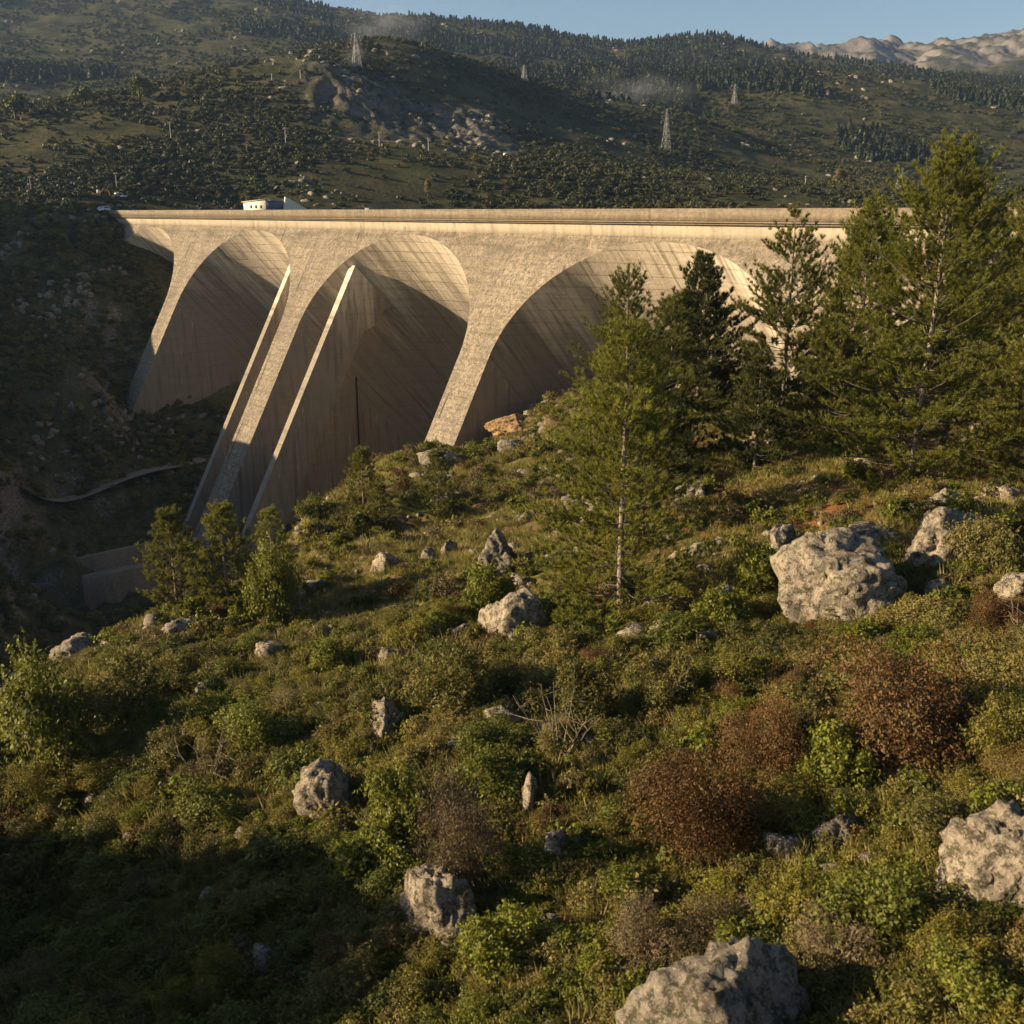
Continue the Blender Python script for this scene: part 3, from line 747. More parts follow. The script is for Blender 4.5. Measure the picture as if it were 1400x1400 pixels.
def pine_parts(seed, H, crown, base_frac=0.12, whorl=0.5, per=4, tuft=0.15, needles=9, nlen=0.24, nwid=0.026, lean=(0, 0), droop=0.0, fork=0.0, gap=0.12, top_open=0.0, trunk_k=0.0115, maxtuft=14000, low=0.62, shoot=0.33, power=0.74):
    rng = np.random.default_rng(seed)
    wood = MB(); trunk = MB()
    zt = np.linspace(0, 1, 22)
    wob = np.cumsum(rng.normal(0, 0.012, (22, 2)), 0) * H / 14
    wob -= wob[0]
    cx = lean[0] * zt ** 1.4 * H + wob[:, 0]; cy = lean[1] * zt ** 1.4 * H + wob[:, 1]
    axis = np.stack([cx, cy, zt * H], 1)
    r0 = trunk_k * H
    rad = r0 * (1 - zt) ** 0.85 + 0.025
    rad[0] *= 1.35
    trunk.tube(axis, rad, 9)
    TP, TD = [], []
    z = base_frac * H
    ph = rng.uniform(0, 6.28)
    while z < 0.985 * H:
        t = (z / H - base_frac) / (1 - base_frac)
        prof = min(1.0, low + 2.2 * t) * (1 - t) ** power + 0.05
        c = np.array([np.interp(z, axis[:, 2], axis[:, 0]), np.interp(z, axis[:, 2], axis[:, 1]), z])
        nb = per + int(rng.integers(-1, 2))
        for k in range(max(2, nb)):
            if rng.random() < gap + top_open * t: continue
            az = ph + 6.283 * k / nb + rng.normal(0, 0.3)
            L = crown * prof * rng.uniform(0.55, 1.12)
            if L < 0.25: L = 0.25
            el = R_(-12 + 52 * t ** 1.1) + rng.normal(0, 0.12) - droop * (1 - t)
            m = 8
            s = np.linspace(0, 1, m)
            hor = s * L * math.cos(el); ver = s * L * math.sin(el) + 0.30 * L * s ** 2.2
            az_s = az + rng.normal(0, 0.10) * s * 2
            bp = c + np.stack([np.cos(az_s) * hor, np.sin(az_s) * hor, ver], 1) + np.cumsum(rng.normal(0, 0.018 * L, (m, 3)), 0) * s[:, None]
            wood.tube(bp, np.maximum(0.0065 * L * (1 - s * 0.85) + 0.007, 0.006), 4)
            tan = unit(np.gradient(bp, axis=0))
            # side shoots
            ns = max(3, int(L / shoot))
            ss = np.linspace(0.25 if L > 1.2 else 0.1, 1.0, ns)
            for q, sv in enumerate(ss):
                p0 = np.array([np.interp(sv, s, bp[:, i]) for i in range(3)])
                tv = np.array([np.interp(sv, s, tan[:, i]) for i in range(3)])
                sl = (0.30 + 0.42 * (1 - sv) * min(L, 3.5) ** 0.8) * rng.uniform(0.6, 1.25)
                sgn = 1 if q % 2 else -1
                sidev = unit(np.cross(tv, (0, 0, 1.0))) * sgn
                dv = unit(tv * rng.uniform(0.5, 0.9) + sidev * rng.uniform(0.5, 1.0) + np.array([0, 0, rng.uniform(0.05, 0.45)]))
                if sv > 0.97: dv = unit(tv + np.array([0, 0, 0.25]))
                sl *= 1.25
                nt = max(3, int(1.7 * sl / tuft))
                u = (0.35 + 0.65 * rng.random(nt)[:, None] ** 0.8)
                pts = p0 + dv * sl * u + np.array([0, 0, 1.0]) * (0.30 * sl * u ** 2) + rng.normal(0, 0.035, (nt, 3))
                TP.append(pts); TD.append(np.repeat(unit(dv + np.array([0, 0, 0.55]))[None], nt, 0))
        z += whorl * rng.uniform(0.75, 1.3) * (1 - 0.35 * t)
        ph += 0.9
    TP.append(axis[-3:]); TD.append(np.repeat(np.array([[0, 0, 1.0]]), 3, 0))
    TP = np.concatenate(TP); TD = np.concatenate(TD)
    if len(TP) > maxtuft:
        keep = rng.choice(len(TP), maxtuft, replace=False); TP, TD = TP[keep], TD[keep]
    n = len(TP)
    nlen, nwid = nlen * 1.3, nwid * 1.65
    p = np.repeat(TP, needles, 0); ax = np.repeat(TD, needles, 0)
    perp = unit(np.cross(ax, rng.normal(size=p.shape)))
    al = rng.uniform(0.2, 0.95, (len(p), 1))
    d = ax * np.cos(al) + perp * np.sin(al)
    v, f = blades(p - d * 0.02, unit(d), rng.uniform(0.7, 1.15, len(p)) * nlen, nwid, rng)
    return trunk, wood, v, f, n

def shrub_leaves(seed, nleaf, ln, wd, lumps=9, height=1.3, spiky=0.0, hollow=0.35, updir=0.25, sprig=0):
    """foliage of a shrub about 2 wide: lumps of leaves on a rounded frame"""
    rng = np.random.default_rng(seed)
    c = rng.normal(size=(lumps, 3)); c = unit(c) * rng.uniform(0.25, 0.85, (lumps, 1)); c[:, 2] = np.abs(c[:, 2]) * height * 0.85 + 0.20
    r = rng.uniform(0.20, 0.50, lumps)
    w = r ** 2; w /= w.sum()
    k = rng.choice(lumps, nleaf, p=w)
    dirs = unit(rng.normal(size=(nleaf, 3)))
    dirs[:, 2] = np.where(dirs[:, 2] < -0.35, -dirs[:, 2], dirs[:, 2])
    rr = r[k] * (hollow + (1 - hollow) * rng.random(nleaf) ** 0.45)
    clump = 1 + 0.30 * perlin3((c[k] + dirs * r[k][:, None]) * 5.5 + seed, seed % 7) + spiky * (rng.random(nleaf) ** 5)
    p = c[k] + dirs * (rr * clump)[:, None]
    if sprig:
        ns = int(sprig); per = 16
        kk = rng.choice(lumps, ns, p=w)
        sd = unit(rng.normal(size=(ns, 3)) + np.array([0, 0, 0.75])); sd[:, 2] = np.abs(sd[:, 2])
        u = np.tile(np.linspace(0.2, 1, per), ns)[:, None]
        Ls = np.repeat(rng.uniform(0.14, 0.36, ns), per)[:, None]
        sp = np.repeat(c[kk] + sd * r[kk][:, None] * 0.85, per, 0) + np.repeat(sd, per, 0) * Ls * u + rng.normal(0, 0.022, (ns * per, 3))
        m_ = min(ns * per, nleaf // 3)
        p[:m_] = sp[:m_]; dirs[:m_] = np.repeat(sd, per, 0)[:m_]
    p[:, 2] = np.maximum(p[:, 2], 0.02 + 0.05 * rng.random(nleaf))
    nrm = unit(dirs + 0.9 * rng.normal(size=(nleaf, 3)) + np.array([0, 0, updir]))
    v, f = leaves(p, nrm, ln * rng.uniform(0.6, 1.3, nleaf), wd * rng.uniform(0.6, 1.3, nleaf), rng)
    return v, f, c, r
def shrub_stems(seed, c, n=7):
    rng = np.random.default_rng(seed + 500)
    b = MB()
    for k in range(min(n, len(c))):
        e = c[k]; s = np.linspace(0, 1, 5)[:, None]
        pts = s * e[None] + np.array([0, 0, 0.15]) * np.sin(s * 3.0) + rng.normal(0, 0.02, (5, 3)) * s
        pts[0] = (rng.normal(0, 0.04), rng.normal(0, 0.04), -0.12)
        b.tube(pts, np.linspace(0.028, 0.008, 5), 4)
    return b
def wisps(seed, n, ln, spread=0.5, wd=0.016):
    """tuft of grass blades, base at the origin"""
    rng = np.random.default_rng(seed)
    az = rng.uniform(0, 6.283, n); rad = rng.random(n) ** 0.6 * 0.22
    p = np.stack([np.cos(az) * rad, np.sin(az) * rad, np.full(n, -0.04)], 1)
    d = unit(np.stack([np.cos(az) * spread * rng.random(n), np.sin(az) * spread * rng.random(n), np.ones(n)], 1))
    return blades(p, d, rng.uniform(0.5, 1.0, n) * ln, wd, rng)

_ico = {}
def ico(sub):
    if sub not in _ico:
        bm = bmesh.new(); bmesh.ops.create_icosphere(bm, subdivisions=sub, radius=1.0)
        bm.verts.ensure_lookup_table()
        _ico[sub] = (np.array([v.co[:] for v in bm.verts]), np.array([[v.index for v in f.verts] for f in bm.faces]))
        bm.free()
    return _ico[sub]
def rock_mesh(seed, sub, size, mat, cuts=9, rough=0.12, name='boulder', extra=()):
    """weathered granite block: ellipsoid cut by planes, worn and pitted"""
    rng = np.random.default_rng(seed)
    v0, f = ico(sub)
    pl = unit(rng.normal(size=(cuts, 3))); off = rng.uniform(0.52, 0.92, cuts)
    for e in extra:
        pl = np.vstack([pl, unit(np.array([e[:3]]))]); off = np.r_[off, e[3]]
    r = np.ones(len(v0)) * 1.05
    for p, o in zip(pl, off):
        d = v0 @ p
        r = np.minimum(r, np.where(d > 0.05, o / np.maximum(d, 0.05), 9))
    r = r * (1 + rough * 1.1 * perlin3(v0 * 1.7 + seed * 3.1, seed % 9) + rough * 0.7 * perlin3(v0 * 4.3 + seed, (seed + 3) % 9) + rough * 0.6 * perlin3(v0 * 9 + seed, (seed + 5) % 9) + (rough * 0.4 * perlin3(v0 * 21 + seed, (seed + 6) % 9) if sub > 4 else 0))
    r = r * (1 + rough * 0.5 * (0.35 - 2.0 * np.abs(perlin3(v0 * 3.1 + seed * 0.7, (seed + 1) % 9))))
    crack = np.abs(perlin3(v0 * 2.6 + seed * 1.7, (seed + 2) % 9))
    r = r * (1 - 0.12 * np.clip(1 - crack / 0.06, 0, 1))
    v = v0 * r[:, None] * np.asarray(size)[None]
    return mesh_from(name, v, f, mat, True)

# ------------------------------------------------------------------ plant and rock materials
M_BARK = mat_bark('pine_bark', (0.10, 0.075, 0.055), (0.30, 0.245, 0.19))
M_BARKD = mat_bark('dark_bark', (0.05, 0.04, 0.03), (0.16, 0.125, 0.09))
M_TWIG = mat_bark('shrub_twig', (0.07, 0.05, 0.035), (0.20, 0.155, 0.11))
M_NEEDLE = mat_foliage('pine_needles', (0.050, 0.058, 0.012), (0.205, 0.195, 0.036), None, 0.28, 0.25)
M_NEEDLE_Y = mat_foliage('young_pine_needles', (0.068, 0.080, 0.012), (0.245, 0.240, 0.036), None, 0.32, 0.3)
M_NEEDLE_D = mat_foliage('dark_pine_needles', (0.028, 0.038, 0.011), (0.105, 0.110, 0.025), None, 0.2, 0.25)
M_OLIVE = mat_foliage('olive_leaves', (0.046, 0.048, 0.012), (0.195, 0.172, 0.040), (0.21, 0.165, 0.05), 0.28)
M_GREEN = mat_foliage('green_leaves', (0.046, 0.056, 0.010), (0.190, 0.195, 0.028), None, 0.30)
M_LIME = mat_foliage('bright_leaves', (0.066, 0.080, 0.010), (0.215, 0.220, 0.026), None, 0.32)
M_BROWN = mat_foliage('rust_brown_leaves', (0.050, 0.027, 0.010), (0.190, 0.098, 0.028), (0.15, 0.12, 0.03), 0.2, 0.35)
M_GREYB = mat_foliage('grey_brown_twigs', (0.075, 0.054, 0.030), (0.205, 0.150, 0.080), (0.16, 0.13, 0.035), 0.15)
M_YELLOW = mat_foliage('yellow_olive_leaves', (0.080, 0.074, 0.013), (0.250, 0.215, 0.034), None, 0.30)
M_GRASS = mat_foliage('slope_grass', (0.085, 0.090, 0.018), (0.255, 0.225, 0.050), (0.28, 0.21, 0.085), 0.3, 0.2)
M_FARV = mat_foliage('mountain_bush', (0.022, 0.028, 0.010), (0.120, 0.115, 0.036), None, 0.05, 0.02)
M_FART = mat_foliage('knoll_tree', (0.045, 0.052, 0.014), (0.17, 0.165, 0.042), None, 0.1, 0.05)
M_FARP = mat_foliage('mountain_pine', (0.018, 0.027, 0.011), (0.055, 0.065, 0.022), None, 0.0, 0.01)
M_ROCK = mat_rock('granite', (0.40, 0.335, 0.25), (0.20, 0.165, 0.122), (0.050, 0.044, 0.026))
M_ROCKG = mat_rock('grey_granite', (0.32, 0.27, 0.21), (0.15, 0.125, 0.095), (0.045, 0.042, 0.025))
M_ROCKO = mat_rock('ochre_rock', (0.42, 0.27, 0.13), (0.24, 0.15, 0.08))

# ------------------------------------------------------------------ pines
def pine(label, pos, H, crown, mat, seed, bark=None, group=None, **kw):
    trunk, wood, v, f, n = pine_parts(seed, H, crown, **kw)
    root = empty('pine_tree', pos - np.array([0, 0, 0.15]), 0, label, 'pine tree', group)
    obj('trunk', trunk.mesh('trunk', bark or M_BARK, True), root)
    tag(obj('branches', wood.mesh('branches', M_BARKD, True), root), kind='stuff')
    obj('crown', mesh_from('crown', v, f, mat), root)
    return root
def top_h(pos, py):
    """height of a tree standing at pos whose tip is seen at photograph row py"""
    return raydir(700, py)[1] * pos[1] - pos[2]
PINES = [
    # px, Y, tip row, crown radius, needles, seed, label, options
    (847, 49.5, 440, 5.7, M_NEEDLE_Y, 3, 'slender light green pine with a bare pale trunk in the middle of the slope', dict(base_frac=0.05, whorl=0.56, per=6, gap=0.08, nlen=0.25, nwid=0.026, low=0.85, maxtuft=18000)),
    (850, 64, 368, 5.4, M_NEEDLE, 5, 'tall thin-topped pine rising just behind the slender light green pine', dict(base_frac=0.12, whorl=0.55, per=5, gap=0.12, top_open=0.25)),
    (951, 96, 350, 7.2, M_NEEDLE_D, 7, 'dense dark cone-shaped pine in front of the right-hand arch', dict(base_frac=0.16, whorl=0.55, per=6, gap=0.0, nlen=0.34, nwid=0.04, power=0.95)),
    (1066, 88, 294, 7.4, M_NEEDLE, 9, 'open-crowned pine whose branches show the dam face behind', dict(base_frac=0.12, whorl=0.70, per=5, gap=0.20, nlen=0.30, nwid=0.032)),
    (1165, 98, 280, 8.0, M_NEEDLE_Y, 11, 'bushy yellow-green pine between the open-crowned pine and the biggest pine', dict(base_frac=0.10, whorl=0.6, per=6, gap=0.02, nlen=0.36, nwid=0.04)),
    (1245, 66, 203, 9.2, M_NEEDLE_Y, 13, 'biggest pine with the highest tip, spreading over the right of the slope', dict(base_frac=0.055, whorl=0.62, per=6, gap=0.14, nlen=0.27, nwid=0.030, lean=(0.012, 0), maxtuft=22000, low=0.85, power=0.68)),
    (1385, 76, 250, 7.0, M_NEEDLE, 15, 'pine cut by the right edge of the picture, beside the biggest pine', dict(base_frac=0.08, whorl=0.55, per=6, gap=0.05, nlen=0.30, nwid=0.034)),
    (1330, 90, 285, 6.5, M_NEEDLE_D, 17, 'dark pine standing behind the biggest pine at the right', dict(base_frac=0.1, whorl=0.62, per=5, gap=0.05, nlen=0.36, nwid=0.04)),
    (1030, 76, 488, 4.2, M_NEEDLE_D, 19, 'small dark pine under the open-crowned pine', dict(base_frac=0.06, whorl=0.45, per=5, gap=0.05, nlen=0.28, nwid=0.034)),
    (912, 84, 408, 5.0, M_NEEDLE, 21, 'thin pine between the tall thin-topped pine and the dark cone', dict(base_frac=0.12, whorl=0.6, per=5, gap=0.15, nlen=0.30, nwid=0.034)),
    (890, 78, 520, 5.6, M_NEEDLE_D, 23, 'low spreading pine in the shade right of the slender light green pine', dict(base_frac=0.04, whorl=0.45, per=6, gap=0.05, nlen=0.28, nwid=0.034)),
    (1295, 104, 292, 7.0, M_NEEDLE, 41, 'pine filling the gap behind the right side of the biggest pine', dict(base_frac=0.08, whorl=0.62, per=6, gap=0.04, nlen=0.36, nwid=0.04)),
    (1405, 60, 440, 5.5, M_NEEDLE, 43, 'lower pine at the right edge under the taller edge pine', dict(base_frac=0.05, whorl=0.5, per=6, gap=0.04, nlen=0.28, nwid=0.032)),
    (1130, 84, 440, 5.6, M_NEEDLE, 27, 'medium pine tucked under the left branches of the biggest pine', dict(base_frac=0.05, whorl=0.5, per=6, gap=0.05, nlen=0.30, nwid=0.036)),
]
for px, Y, py, cr, mat, seed, lab, kw in PINES:
    p = spot(px, Y)
    pine(lab, p, top_h(p, py), cr, mat, seed, **kw)
for px, py0, py, cr, mat, seed, lab in (
    (243, 838, 702, 2.7, M_NEEDLE, 31, 'grey-green pine at the left end of the slope beside the stilling basin'),
    (312, 828, 698, 3.0, M_NEEDLE, 33, 'bushy pine in front of the foot of the tallest buttress'),
    (372, 770, 700, 2.2, M_NEEDLE_Y, 34, 'low bushy pine right of the foot of the tallest buttress'),
    (497, 692, 618, 2.3, M_NEEDLE, 35, 'small young pine on the ridge in front of the middle arch'),
    (600, 716, 620, 2.3, M_NEEDLE, 37, 'small young pine just below the foot of the nearest lit buttress'),
    (520, 722, 668, 1.6, M_NEEDLE, 39, 'tiny pine low on the slope below the middle arch')):
    p = hit(px, py0)
    pine(lab, p, top_h(p, py), cr, mat, seed, base_frac=0.08, whorl=0.42, per=5, gap=0.08, nlen=0.26, nwid=0.03, tuft=0.16, maxtuft=3500)

# ------------------------------------------------------------------ boulders
BOULDERS = [
    # px, base row, width px, height px, material, seed, label
    (1005, 1560, 390, 300, M_ROCKG, 2, 'large dark grey boulder at the bottom edge with a pale left end'),
    (1385, 1262, 185, 185, M_ROCK, 4, 'big pale boulder cut by the right edge low in the picture'),
    (1066, 1190, 66, 74, M_ROCK, 6, 'pale blocky stone beside the round rust-brown bush'),
    (1152, 1172, 84, 70, M_ROCKG, 8, 'slanting half-shaded stone right of the pale blocky stone'),
    (606, 1305, 118, 150, M_ROCK, 10, 'tall pale outcrop half covered by a grey-brown bush'),
    (452, 1138, 100, 112, M_ROCK, 12, 'rugged outcrop standing alone on the left lower slope'),
    (532, 1020, 70, 80, M_ROCK, 14, 'leafy pale outcrop above the rugged lone outcrop'),
    (690, 1002, 60, 44, M_ROCK, 16, 'small pale stone in the thicket under the light green pine'),
    (760, 1205, 36, 110, M_ROCK, 18, 'tall narrow pale rock standing in the lower thicket'),
    (724, 1125, 36, 78, M_ROCK, 20, 'narrow pale rock left of the tall narrow one'),
    (702, 886, 96, 88, M_ROCK, 22, 'rounded pale boulder left of the light green pine base'),
    (678, 803, 84, 84, M_ROCKG, 24, 'dark-backed boulder with a green bush at its foot'),
    (1146, 862, 190, 140, M_ROCK, 26, 'huge rounded lichen-speckled boulder below the biggest pine'),
    (1296, 775, 140, 100, M_ROCK, 28, 'broad cracked boulder right behind the huge rounded one'),
    (1200, 752, 76, 50, M_ROCKG, 30, 'smooth low boulder between the huge and the broad cracked one'),
    (1076, 762, 52, 46, M_ROCKG, 32, 'pointed brown stone left of the smooth low boulder'),
    (970, 892, 44, 44, M_ROCKG, 34, 'grey stone right of the light green pine base'),
    (942, 694, 66, 40, M_ROCK, 36, 'pale flat rock shaded by the low spreading pine'),
    (528, 786, 56, 40, M_ROCK, 38, 'broken rock pile on the slope below the small young pines'),
    (586, 774, 30, 34, M_ROCK, 40, 'upright stone right of the broken rock pile'),
    (614, 764, 26, 30, M_ROCKG, 42, 'small upright stone beside the dark-backed boulder'),
    (1392, 828, 70, 60, M_ROCK, 44, 'boulder at the right edge level with the huge rounded one'),
    (946, 842, 42, 34, M_ROCK, 46, 'angular stone uphill of the grey stone by the pine base'),
    (372, 905, 50, 34, M_ROCK, 48, 'pale rubble stone below the lone round green bush'),
    (538, 915, 52, 40, M_ROCK, 50, 'tilted slab lying on the open slope under the broken rock pile'),
    (362, 1350, 60, 80, M_ROCKG, 52, 'dull rock in the half-shaded bottom left thicket'),
    (702, 590, 74, 32, M_ROCKO, 54, 'ochre rock ledge at the foot of the right-hand arch'),
    (604, 640, 60, 34, M_ROCKG, 56, 'dark rock ledge at the foot of the nearest lit buttress'),
    (1290, 706, 56, 36, M_ROCK, 58, 'flat pale rock by the trunk of the biggest pine'),
    (1062, 622, 30, 36, M_ROCK, 60, 'pale stone standing in the brown pine litter'),
    (1378, 690, 60, 36, M_ROCK, 62, 'long pale rock under the pine at the right edge'),
    (700, 622, 48, 26, M_ROCKG, 64, 'low grey rock on the grass under the ochre ledge'),
    (636, 880, 40, 28, M_ROCK, 66, 'small pale rock left of the rounded pale boulder'),
    (640, 960, 40, 30, M_ROCK, 68, 'stone in the scrub below the rounded pale boulder'),
    (905, 742, 50, 30, M_ROCKG, 70, 'half-shaded stone right of the slender pine trunk'),
    (238, 875, 60, 26, M_ROCKG, 72, 'dark stone at the edge of the slope below the grey-green pine'),
    (120, 905, 90, 44, M_ROCKG, 74, 'dark rock ledge on the rim of the shaded gorge'),
]
keep = []                                            # photograph boxes that stay clear of scrub in front
def m_per_px(p): return (p[1] * CT - p[2] * ST) / FPX
for px, py, w, h, mat, seed, lab in BOULDERS:
    p = hit(px, py - 0.18 * h)
    k = m_per_px(p)
    sx, sz = w * k / 2, h * k / 2
    sy = (0.75 + 0.3 * ((seed * 7) % 5) / 5) * sx if w > 0.6 * h else sx * 1.3
    me = rock_mesh(seed, 5 if w > 60 else 4, (sx * 1.08, sy, sz * 1.45), mat, 7 if seed in (26, 30, 22) else 15, 0.09 if seed in (26, 30, 22) else 0.115, extra=((0.62, -0.45, 0.62, 0.42), (-0.8, -0.35, 0.5, 0.62)) if seed == 2 else ())
    o = obj('boulder', me, None, (p[0], p[1] + 0.3 * sy, p[2] + sz * 0.02))
    o.rotation_euler = (0.12 * math.sin(seed), 0.15 * math.cos(seed * 1.7), 0.4 * math.sin(seed * 2.3)) if seed != 2 else (0, 0, 0)
    tag(o, lab, 'boulder', 'boulders on the slope')
    keep.append((px - w / 2, py - h, px + w / 2, py - 0.1 * h, p[1]))
keep.append((838, 700, 858, 850, 49.5))
keep.append((1228, 620, 1255, 655, 66))

# ------------------------------------------------------------------ shrubs
STEMS = {}
def shrub_kind(key, mat, seed, nleaf, ln, wd, **kw):
    v, f, c, r = shrub_leaves(seed, nleaf, ln, wd, **kw)
    SHRUB.setdefault(key, []).append((mesh_from('foliage', v, f, mat), shrub_stems(seed, c).mesh('stems', M_TWIG, True)))
SHRUB = {}
for q in range(3):
    shrub_kind('olive', M_OLIVE, 100 + q, 8500, 0.065, 0.034, lumps=12, height=1.15, sprig=90)
    shrub_kind('green', M_GREEN, 110 + q, 6500, 0.082, 0.050, lumps=11, height=1.2, spiky=0.25, sprig=80)
    shrub_kind('brown', M_BROWN, 120 + q, 15000, 0.045, 0.024, lumps=13, height=1.0, spiky=0.1, sprig=60)
    shrub_kind('lime', M_LIME, 130 + q, 5500, 0.085, 0.055, lumps=9, height=1.2, spiky=0.3, sprig=70)
    shrub_kind('grey', M_GREYB, 140 + q, 9000, 0.08, 0.016, lumps=12, height=1.0, spiky=0.2, sprig=110)
    shrub_kind('yellow', M_YELLOW, 150 + q, 8000, 0.062, 0.034, lumps=11, height=1.05, sprig=70)
for key, m_, sd in (('brown', M_BROWN, 160), ('grey', M_GREYB, 170)):
    for q in range(3):
        shrub_kind(key + '_big', m_, sd + q, 26000, 0.036 if key != 'grey' else 0.05, 0.017 if key != 'grey' else 0.010, lumps=26, height=1.05, spiky=0.12, sprig=160, hollow=0.55)
def shrub(kind, var, pos, width, height, rz, label, group, name='shrub', cat='shrub'):
    if width > 2.9 and kind + '_big' in SHRUB: kind += '_big'
    fm, sm = SHRUB[kind][var % 3]
    root = empty(name, pos, rz, label, cat, group)
    h_ = (math.sin(pos[0] * 12.9 + pos[1] * 78.2) * 43758.5) % 1.0
    root.scale = (width / 2 * (0.82 + 0.36 * h_), width / 2 * (1.18 - 0.36 * h_), height / 1.35)
    root.rotation_euler = (0.5 * (h_ - 0.5), 0.5 * ((h_ * 7.3) % 1.0 - 0.5), rz)
    obj('foliage', fm, root); obj('stems', sm, root)
    return root
BUSHES = [
    # px, base row, width px, height px, kind, label
    (945, 1195, 215, 185, 'brown', 'big round rust-brown bush in the lower middle'),
    (1205, 1045, 260, 190, 'brown', 'wide dark rust-brown bush on the right of the lower thicket'),
    (1020, 1075, 150, 130, 'brown', 'brown bush between the round rust-brown bush and the wide one'),
    (652, 1250, 120, 185, 'grey', 'grey-brown bush draped over the tall pale outcrop'),
    (1130, 1345, 160, 125, 'grey', 'grey-brown twiggy bush behind the dark bottom boulder'),
    (1078, 1275, 120, 105, 'yellow', 'rounded yellow-olive bush above the grey-brown twiggy one'),
    (880, 1330, 120, 95, 'grey', 'low brownish bush left of the dark bottom boulder'),
    (810, 1350, 66, 60, 'lime', 'small vivid lime-green bush near the bottom'),
    (1140, 1100, 140, 110, 'lime', 'fresh green leafy bush above the pale blocky stone'),
    (395, 868, 92, 112, 'green', 'lone round bright green bush at the left edge of the open slope'),
    (662, 842, 84, 70, 'lime', 'green bush at the foot of the dark-backed boulder'),
    (1000, 880, 100, 80, 'lime', 'bright green bush left of the huge rounded boulder'),
    (1045, 822, 80, 80, 'lime', 'bright green bush against the side of the huge rounded boulder'),
    (1345, 790, 100, 90, 'olive', 'dark bush hugging the broad cracked boulder'),
    (1345, 1400, 150, 110, 'green', 'leafy green bush in the bottom right corner'),
    (1310, 1330, 110, 90, 'yellow', 'yellow-green bush below the pale boulder at the right edge'),
    (430, 718, 56, 40, 'green', 'rounded green bush on the rim below the middle arch'),
    (538, 618, 44, 40, 'green', 'green bush on the ridge left of the nearest lit buttress'),
    (350, 752, 60, 46, 'olive', 'olive bush between the two pines at the foot of the buttress'),
    (1365, 880, 90, 70, 'brown', 'brownish bush under the boulder at the right edge'),
    (975, 560, 40, 60, 'green', 'green leafy bush under the dark cone-shaped pine'),
    (1370, 1050, 130, 110, 'yellow', 'yellow-green bush above the pale boulder at the right edge'),
    (620, 985, 150, 110, 'olive', 'broad olive bush beside the leafy pale outcrop'),
    (800, 1010, 130, 120, 'olive', 'olive bush with pale twigs below the slender pine'),
    (905, 985, 110, 100, 'olive', 'dense olive bush right of the one with pale twigs'),
    (455, 935, 80, 60, 'lime', 'lime-green bush on the left lower slope'),
    (150, 1010, 170, 120, 'olive', 'dark olive bush on the rim at the left'),
    (40, 1060, 150, 150, 'green', 'leafy bush cut by the left edge of the picture'),
    (270, 1400, 120, 120, 'yellow', 'sunlit yellow-green bush in the bottom left'),
    (545, 1150, 120, 100, 'green', 'green bush right of the rugged lone outcrop'),
]
rngs = np.random.default_rng(77)
placed = []
for q, (px, py, w, h, kind, lab) in enumerate(BUSHES):
    p = hit(px, py - 0.12 * h); k = m_per_px(p)
    shrub(kind, q, p - np.array([0, 0, 0.08]), w * k, h * k * 1.05, rngs.uniform(0, 6.28), lab, 'bushes that stand out on the slope', 'bush', 'bush')
    placed.append((p[0], p[1], w * k / 2))
    keep.append((px - w * 0.4, py - h, px + w * 0.4, py - 0.25 * h, p[1]))
def blocks(p, r, hgt):
    """would a plant here hide one of the things listed in keep?"""
    c = project(np.array([p[0], p[1], p[2] + hgt * 0.5])); s = 1.0 / m_per_px(p)
    x0, x1, y0, y1 = c[0] - r * s, c[0] + r * s, c[1] - hgt * s * 0.55, c[1] + hgt * s * 0.5
    for a, b, d, e, Y in keep:
        if p[1] < Y and x1 > a + 4 and x0 < d - 4 and y1 > b and y0 < e - 0.42 * (e - b): return True
    return False
import re
def short(lab):
    w = re.split(r' (?:at|cut|beside|right|half|standing|above|in|left|with|below|between|on|by|under|behind|against|hugging|draped|near|lying|uphill|shaded|rising|whose|level|tucked) ', lab)[0]
    return w
LAND = []
for px, py, w, h, mat, seed, lab in BOULDERS: LAND.append((px, py - h / 2, short(lab)))
for px, py, w, h, kind, lab in BUSHES: LAND.append((px, py - h / 2, short(lab)))
_c = {}
for l in LAND: _c[l[2]] = _c.get(l[2], 0) + 1
LAND = [l for l in LAND if _c[l[2]] == 1]
used_labels = set()
WORDS = {'olive': 'olive shrub', 'green': 'green shrub', 'brown': 'rust-brown shrub', 'grey': 'grey-brown twiggy shrub', 'yellow': 'yellow-olive shrub', 'lime': 'bright green shrub'}
def where_label(kind, q, r, fallback):
    size = 'small' if r < 0.95 else ('big' if r > 1.5 else 'middling')
    near = sorted(((q[0] - x) ** 2 + (q[1] - y) ** 2, x, y, n) for x, y, n in LAND)[:6]
    def side(x, y):
        dx, dy = q[0] - x, q[1] - y
        if abs(dx) > abs(dy): return 'right of' if dx > 0 else 'left of'
        return 'below' if dy > 0 else 'above'
    forms = ['%s %s %s the %s' % (size, WORDS[kind], side(x, y), n) for _, x, y, n in near]
    a, b = near[0], near[1]
    for b in near[1:]: forms.append('%s %s between the %s and the %s' % (size, WORDS[kind], a[3], b[3]))
    for f in forms:
        if f not in used_labels and len(f.split()) <= 16:
            used_labels.add(f); return f
    return fallback
